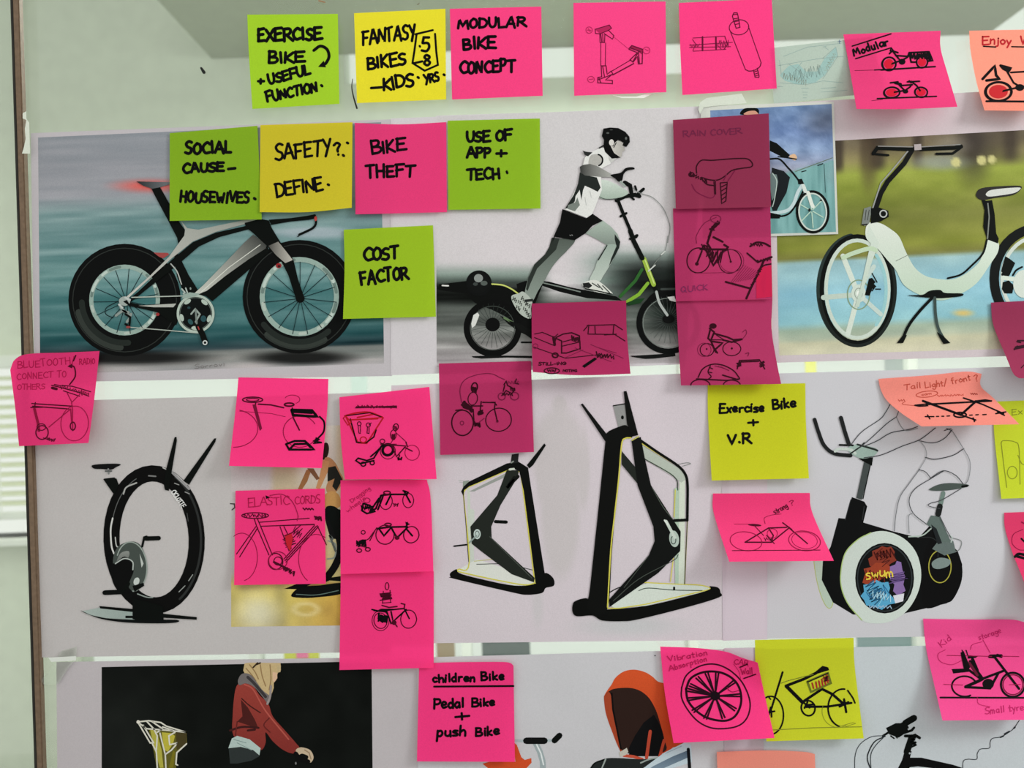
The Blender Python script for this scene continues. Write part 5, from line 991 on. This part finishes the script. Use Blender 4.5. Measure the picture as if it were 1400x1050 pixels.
n = Note([(1373, 701), (1480, 697), (1510, 820), (1412, 830)], (228, 62, 110), 'pink sticky note lifting away, cut by the right edge below the yellow note', PN, lift=(26, 30), h=.0018, L=[(1374, 722), (1384, 755), (1398, 790)])
n.art('ink_sketch').zoom(1300, 640, 4.77).l("~418,578 440,560 480,565;~430,575 480,588", 3, IK).l("460,460 480,480", 2, IK).l("~470,400 410,430 400,490 440,530 480,535", .8, PK).l("462,352 476,360", 1.4, PK)
n.finish()
n = Note([(1262, 846), (1402, 851), (1420, 984), (1288.5, 985)], (240, 78, 146), 'pink sticky note with a sketched cycle with a child seat, lower right', PN, lift=(24, 20), h=.0020, L=[(1266, 885), (1277, 935)], T=[(1330, 847), (1382, 847)], tr=5)
a = n.art('child_seat_cycle_sketch').zoom(1150, 820, 4.564)
a.e(768, 540, 76, 64, 2, IK, a0=60, a1=330, wob=.3); a.e(1072, 530, 76, 74, 2.4, IK, wob=.3); a.e(1072, 530, 62, 62, 1.2, (110, 20, 50)); a.l("620,610 1250,612", 2, IK); a.l("775,542 890,490 1010,445;775,545 930,552 980,460;960,360 1110,555;800,440 880,500 800,535", 2.8, IK)
a.d(918, 525, 36, 32, IK); a.d(915, 520, 16, 14, (150, 40, 70)); a.f("690,432 790,428 810,448 700,460", IK); a.f("745,330 765,320 805,420 790,450 765,430", IK); a.f("790,345 855,352 840,362 790,368", IK); a.l("805,385 880,490;820,370 850,440", 3.4, IK); a.l("800,395 850,470", 3, (90, 20, 44)); a.l("930,350 1000,348;925,355 960,358;975,345 1000,355", 3, IK)
a.l("660,347 940,353;640,528 760,532;1000,352 1110,354;1050,530 1120,528", .7, PK); a.l("755,315 765,345;780,315 790,345", 1.2, IK)
a = n.art('pencil_lettering').zoom(1150, 820, 4.564)
a.t("Kid", 628, 300, 690, 245, 38, .9, (176, 30, 90)); a.t("storage", 862, 252, 1000, 205, 32, .9, (176, 30, 90)); a.t("Small tyre", 900, 714, 1140, 688, 40, 1, (176, 30, 90)); a.l("~650,312 605,340 620,385 690,405 750,380;~880,262 820,280 808,310;885,250 930,330;~850,610 860,650 930,668", .7, (176, 30, 90))
n.finish()
n = Note([(1032, 875), (1167, 872), (1181, 1009.6), (1048, 1013.6)], (200, 206, 44), 'yellow sticky note with a bold bicycle frame and striped box sketch', YN, lift=(10, 12), h=.0018, L=[(1034, 920)], R=[(1169, 915)])
a = n.art('bicycle_sketch').zoom(1000, 840, 5)
a.l("375,488 500,440 580,400 625,362 665,372 590,395", 3.2, IK); a.l("375,490 485,600", 4, IK); a.l("350,395 275,640", 2.2, IK); a.l("485,600 620,510 690,545 770,615", 3, IK); a.l("510,632 660,630 820,605;770,580 785,668;740,630 800,600", 2.6, IK); a.e(525, 640, 48, 52, 2, IK, wob=.4); a.l("490,600 540,640 510,620 560,615;500,640 520,600", 2.2, IK)
a.e(268, 690, 88, 130, 1.8, IK, a0=-115, a1=80); a.l("250,560 268,580", 1.6, IK); a.l("255,690 270,630 275,700;250,670 295,662", 2, IK); a.e(765, 640, 104, 130, 1.9, IK, a0=105, a1=275); a.l("795,520 830,570 845,605", 1.8, IK); a.l("~340,470 400,450 560,410", .8, (110, 116, 40)); a.e(730, 660, 110, 112, .5, (120, 126, 40), a0=60, a1=200); a.l("280,790 560,775 890,768", .8, (120, 126, 40)); a.l("740,765 830,740 850,745 780,768", .6, (120, 126, 40))
a = n.art('box_sketch').zoom(1000, 840, 5)
a.l("520,460 660,400 680,470 545,530 520,460", 2.4, (96, 104, 34)); a.l("522,462 660,402", 1.2, IK); a.l("552,470 562,505;578,462 584,500;598,455 606,495;618,445 624,485;632,425 645,480;650,415 660,465", 1.8, (150, 40, 36)); a.l("620,440 665,430;630,460 670,450", 1, (150, 40, 36)); a.scrib(645, 440, 16, 20, 8, .8, IK, 80)
n.finish()
n = Note([(902.6, 884), (1036, 906), (1059, 1009), (921, 1016)], (252, 62, 136), 'pink sticky note reading Vibration Absorption with a bold spoked wheel', PN, lift=(12, 18), h=.0034, T=[(954, 886), (992, 891), (1014, 899)], L=[(909, 948)], R=[(1047, 957)], tr=6)
a = n.art('wheel_sketch').zoom(780, 850, 5)
a.l("~760,450 790,370 860,315 940,290 1020,298 1100,340 1170,410 1215,500 1228,580 1205,660 1150,710 1060,730 960,725 870,680 800,600 760,520 760,450", 1.7, (50, 10, 28)); a.l("~790,460 820,390 890,350 970,340 1050,355 1120,400 1160,470 1165,560 1130,640 1070,675 990,672 910,645 840,590 800,530 790,460", 2.5, (30, 8, 20))
for s_a in (-152, -128, -105, -82, -38, -2, 35, 68, 108, 140, 172, 195):
    r = math.radians(s_a)
    for dd in (-3.2, 3.2):
        r2 = math.radians(s_a + dd); a.l("%f,%f %f,%f" % (988 + 20 * math.cos(r), 508 + 18 * math.sin(r), 978 + 182 * math.cos(r2), 508 + 162 * math.sin(r2)), 1.9, (34, 8, 22))
a.d(990, 508, 34, 30, (20, 8, 16)); a.l("~1070,450 1085,470 1110,480 1150,470", .8, PK)
n.art('pencil_lettering').zoom(780, 850, 5).t("Vibration", 668, 272, 938, 228, 36, 1.1, (176, 26, 80)).t("Absorption", 675, 338, 936, 268, 34, 1.1, (176, 26, 80)).t("CAR", 1118, 288, 1212, 300, 34, 1, (176, 26, 80)).t("Wall", 1168, 362, 1244, 355, 40, 1.2, (170, 24, 76)).l("1158,312 1210,290;1185,388 1265,360", 1.5, PD).l("~1115,290 1150,340 1165,400", .5, PK)
n.finish()
n = Note([(573, 909), (702, 910), (704, 1041.6), (570, 1041)], (252, 62, 136), 'pink sticky note reading children Bike, Pedal Bike + push Bike', PN, lift=(3, 4), h=.0026, T=[(600, 906), (660, 905), (694, 905.5)], tr=3)
n.art('handwriting').zoom(540, 850, 3.889).t("children", 200, 322, 426, 316, 44, 2.6).t("Bike", 458, 312, 580, 306, 42, 2.6).l("208,345 630,342", 2.2, IK).t("Pedal", 207, 462, 366, 455, 52, 2.7).t("Bike", 408, 452, 530, 446, 42, 2.6).t("+", 318, 525, 388, 522, 58, 2.7).t("push", 222, 610, 376, 608, 52, 2.7).t("Bike", 428, 606, 553, 600, 44, 2.6)
n.finish()
n = Note([(980, 1028), (1114, 1031), (1118, 1140), (984, 1140)], (242, 148, 132), 'salmon sticky note at the bottom edge, only its blank top showing', SN, lift=(2, 2), h=.0036, T=[(1050, 1026), (1100, 1028)])
n.finish()

# ---------------------------------------------------------------- tape and marks on the glass
M_TAPE = glass_material('clear_tape', (0.97, 0.985, 0.96))
M_TAPE.node_tree.nodes['Glossy BSDF'].inputs['Roughness'].default_value = 0.35
M_TORN = paper_material('torn_white_tape', None, 0.15, rough=0.6, grain=0.04)
def strip(name, pts, h, label, mat, col=(225, 230, 218), thick=.00015):
    p = np.array([[float(v) for v in q.split(',')] for q in pts.split()]); n_ = len(p)
    a_ = W(p[:, 0], p[:, 1], h + thick); b_ = W(p[:, 0], p[:, 1], h)
    me = bpy.data.meshes.new(name); me.from_pydata(np.vstack([a_, b_]).tolist(), [], [tuple(range(n_)), tuple(range(2 * n_ - 1, n_ - 1, -1))] + [(i, i + n_, (i + 1) % n_ + n_, (i + 1) % n_) for i in range(n_)])
    at = me.color_attributes.new('Col', 'FLOAT_COLOR', 'POINT'); at.data.foreach_set('color', np.tile(np.append(lin(col), 1), 2 * n_).astype(np.float32))
    return tag(link(name, me, mat), label, 'tape', 'pieces of tape on the glass')
strip('adhesive_tape', "55,929 66,920 84,890 105,884 104,900 92,915 80,935 60,936", .0016, 'clear tape patch at the top left corner of the woman in red poster', M_TAPE)
strip('adhesive_tape', "31,155 36,152 36,162 40,168 41,210 30,210 33,200 35,190 34,176 36,164 31,162", .0046, 'torn white tape on the brown upright, left of the racing bicycle poster', M_TORN)
strip('adhesive_tape', "955,150 957,140 966,134 1014,128 1021,141 975,145 962,147 957,156", .0022, 'creased pale tape at the top corner of the commuter photo', M_TORN, (216, 222, 210))
strip('adhesive_tape', "837,130 850,134 880,134 893,128 885,128 870,132 850,132", .0006, 'pale curl of tape under the triangle frame note', M_TORN, (238, 244, 236))
strip('adhesive_tape', "66,899 104,897 104,903 70,905", .0017, 'thin white tape along the top of the woman in red poster', M_TORN, (228, 232, 226))
def mark(name, pts, w, label, col):
    me_sheet = Sheet([(0, 0)] * 4, col, .0001, label); me_sheet.k = 0
    ar = Art(me_sheet, name); ar.l(pts, w, col); V = np.vstack(ar.V); C_ = np.vstack(ar.C)
    me = bpy.data.meshes.new(name); me.from_pydata(W(V[:, 0], V[:, 1], .0001 + .00001 * V[:, 2]).tolist(), [], ar.F)
    at = me.color_attributes.new('Col', 'FLOAT_COLOR', 'POINT'); at.data.foreach_set('color', np.column_stack([C_, np.ones(len(C_))]).astype(np.float32).ravel())
    tag(link(name, me, M_INK), label, 'mark')
mark('scuff_mark', "275,93 279,99", (3, 4.5), 'small black speck on the glass, top left', (40, 42, 40))
mark('pen_mark', "~482,108 481,120 484,135 488,148", (1, 2.4), 'thin dark curved mark on the glass beside the yellow FANTASY note', (52, 52, 46))
mark('scuff_mark', "436,1 444,3", 2, 'tiny brown speck at the top edge, between the first green and yellow notes', (150, 120, 90))
mark('scuff_mark', "571,6 573,5", 1.4, 'tiny speck above the yellow FANTASY note', (120, 110, 90))
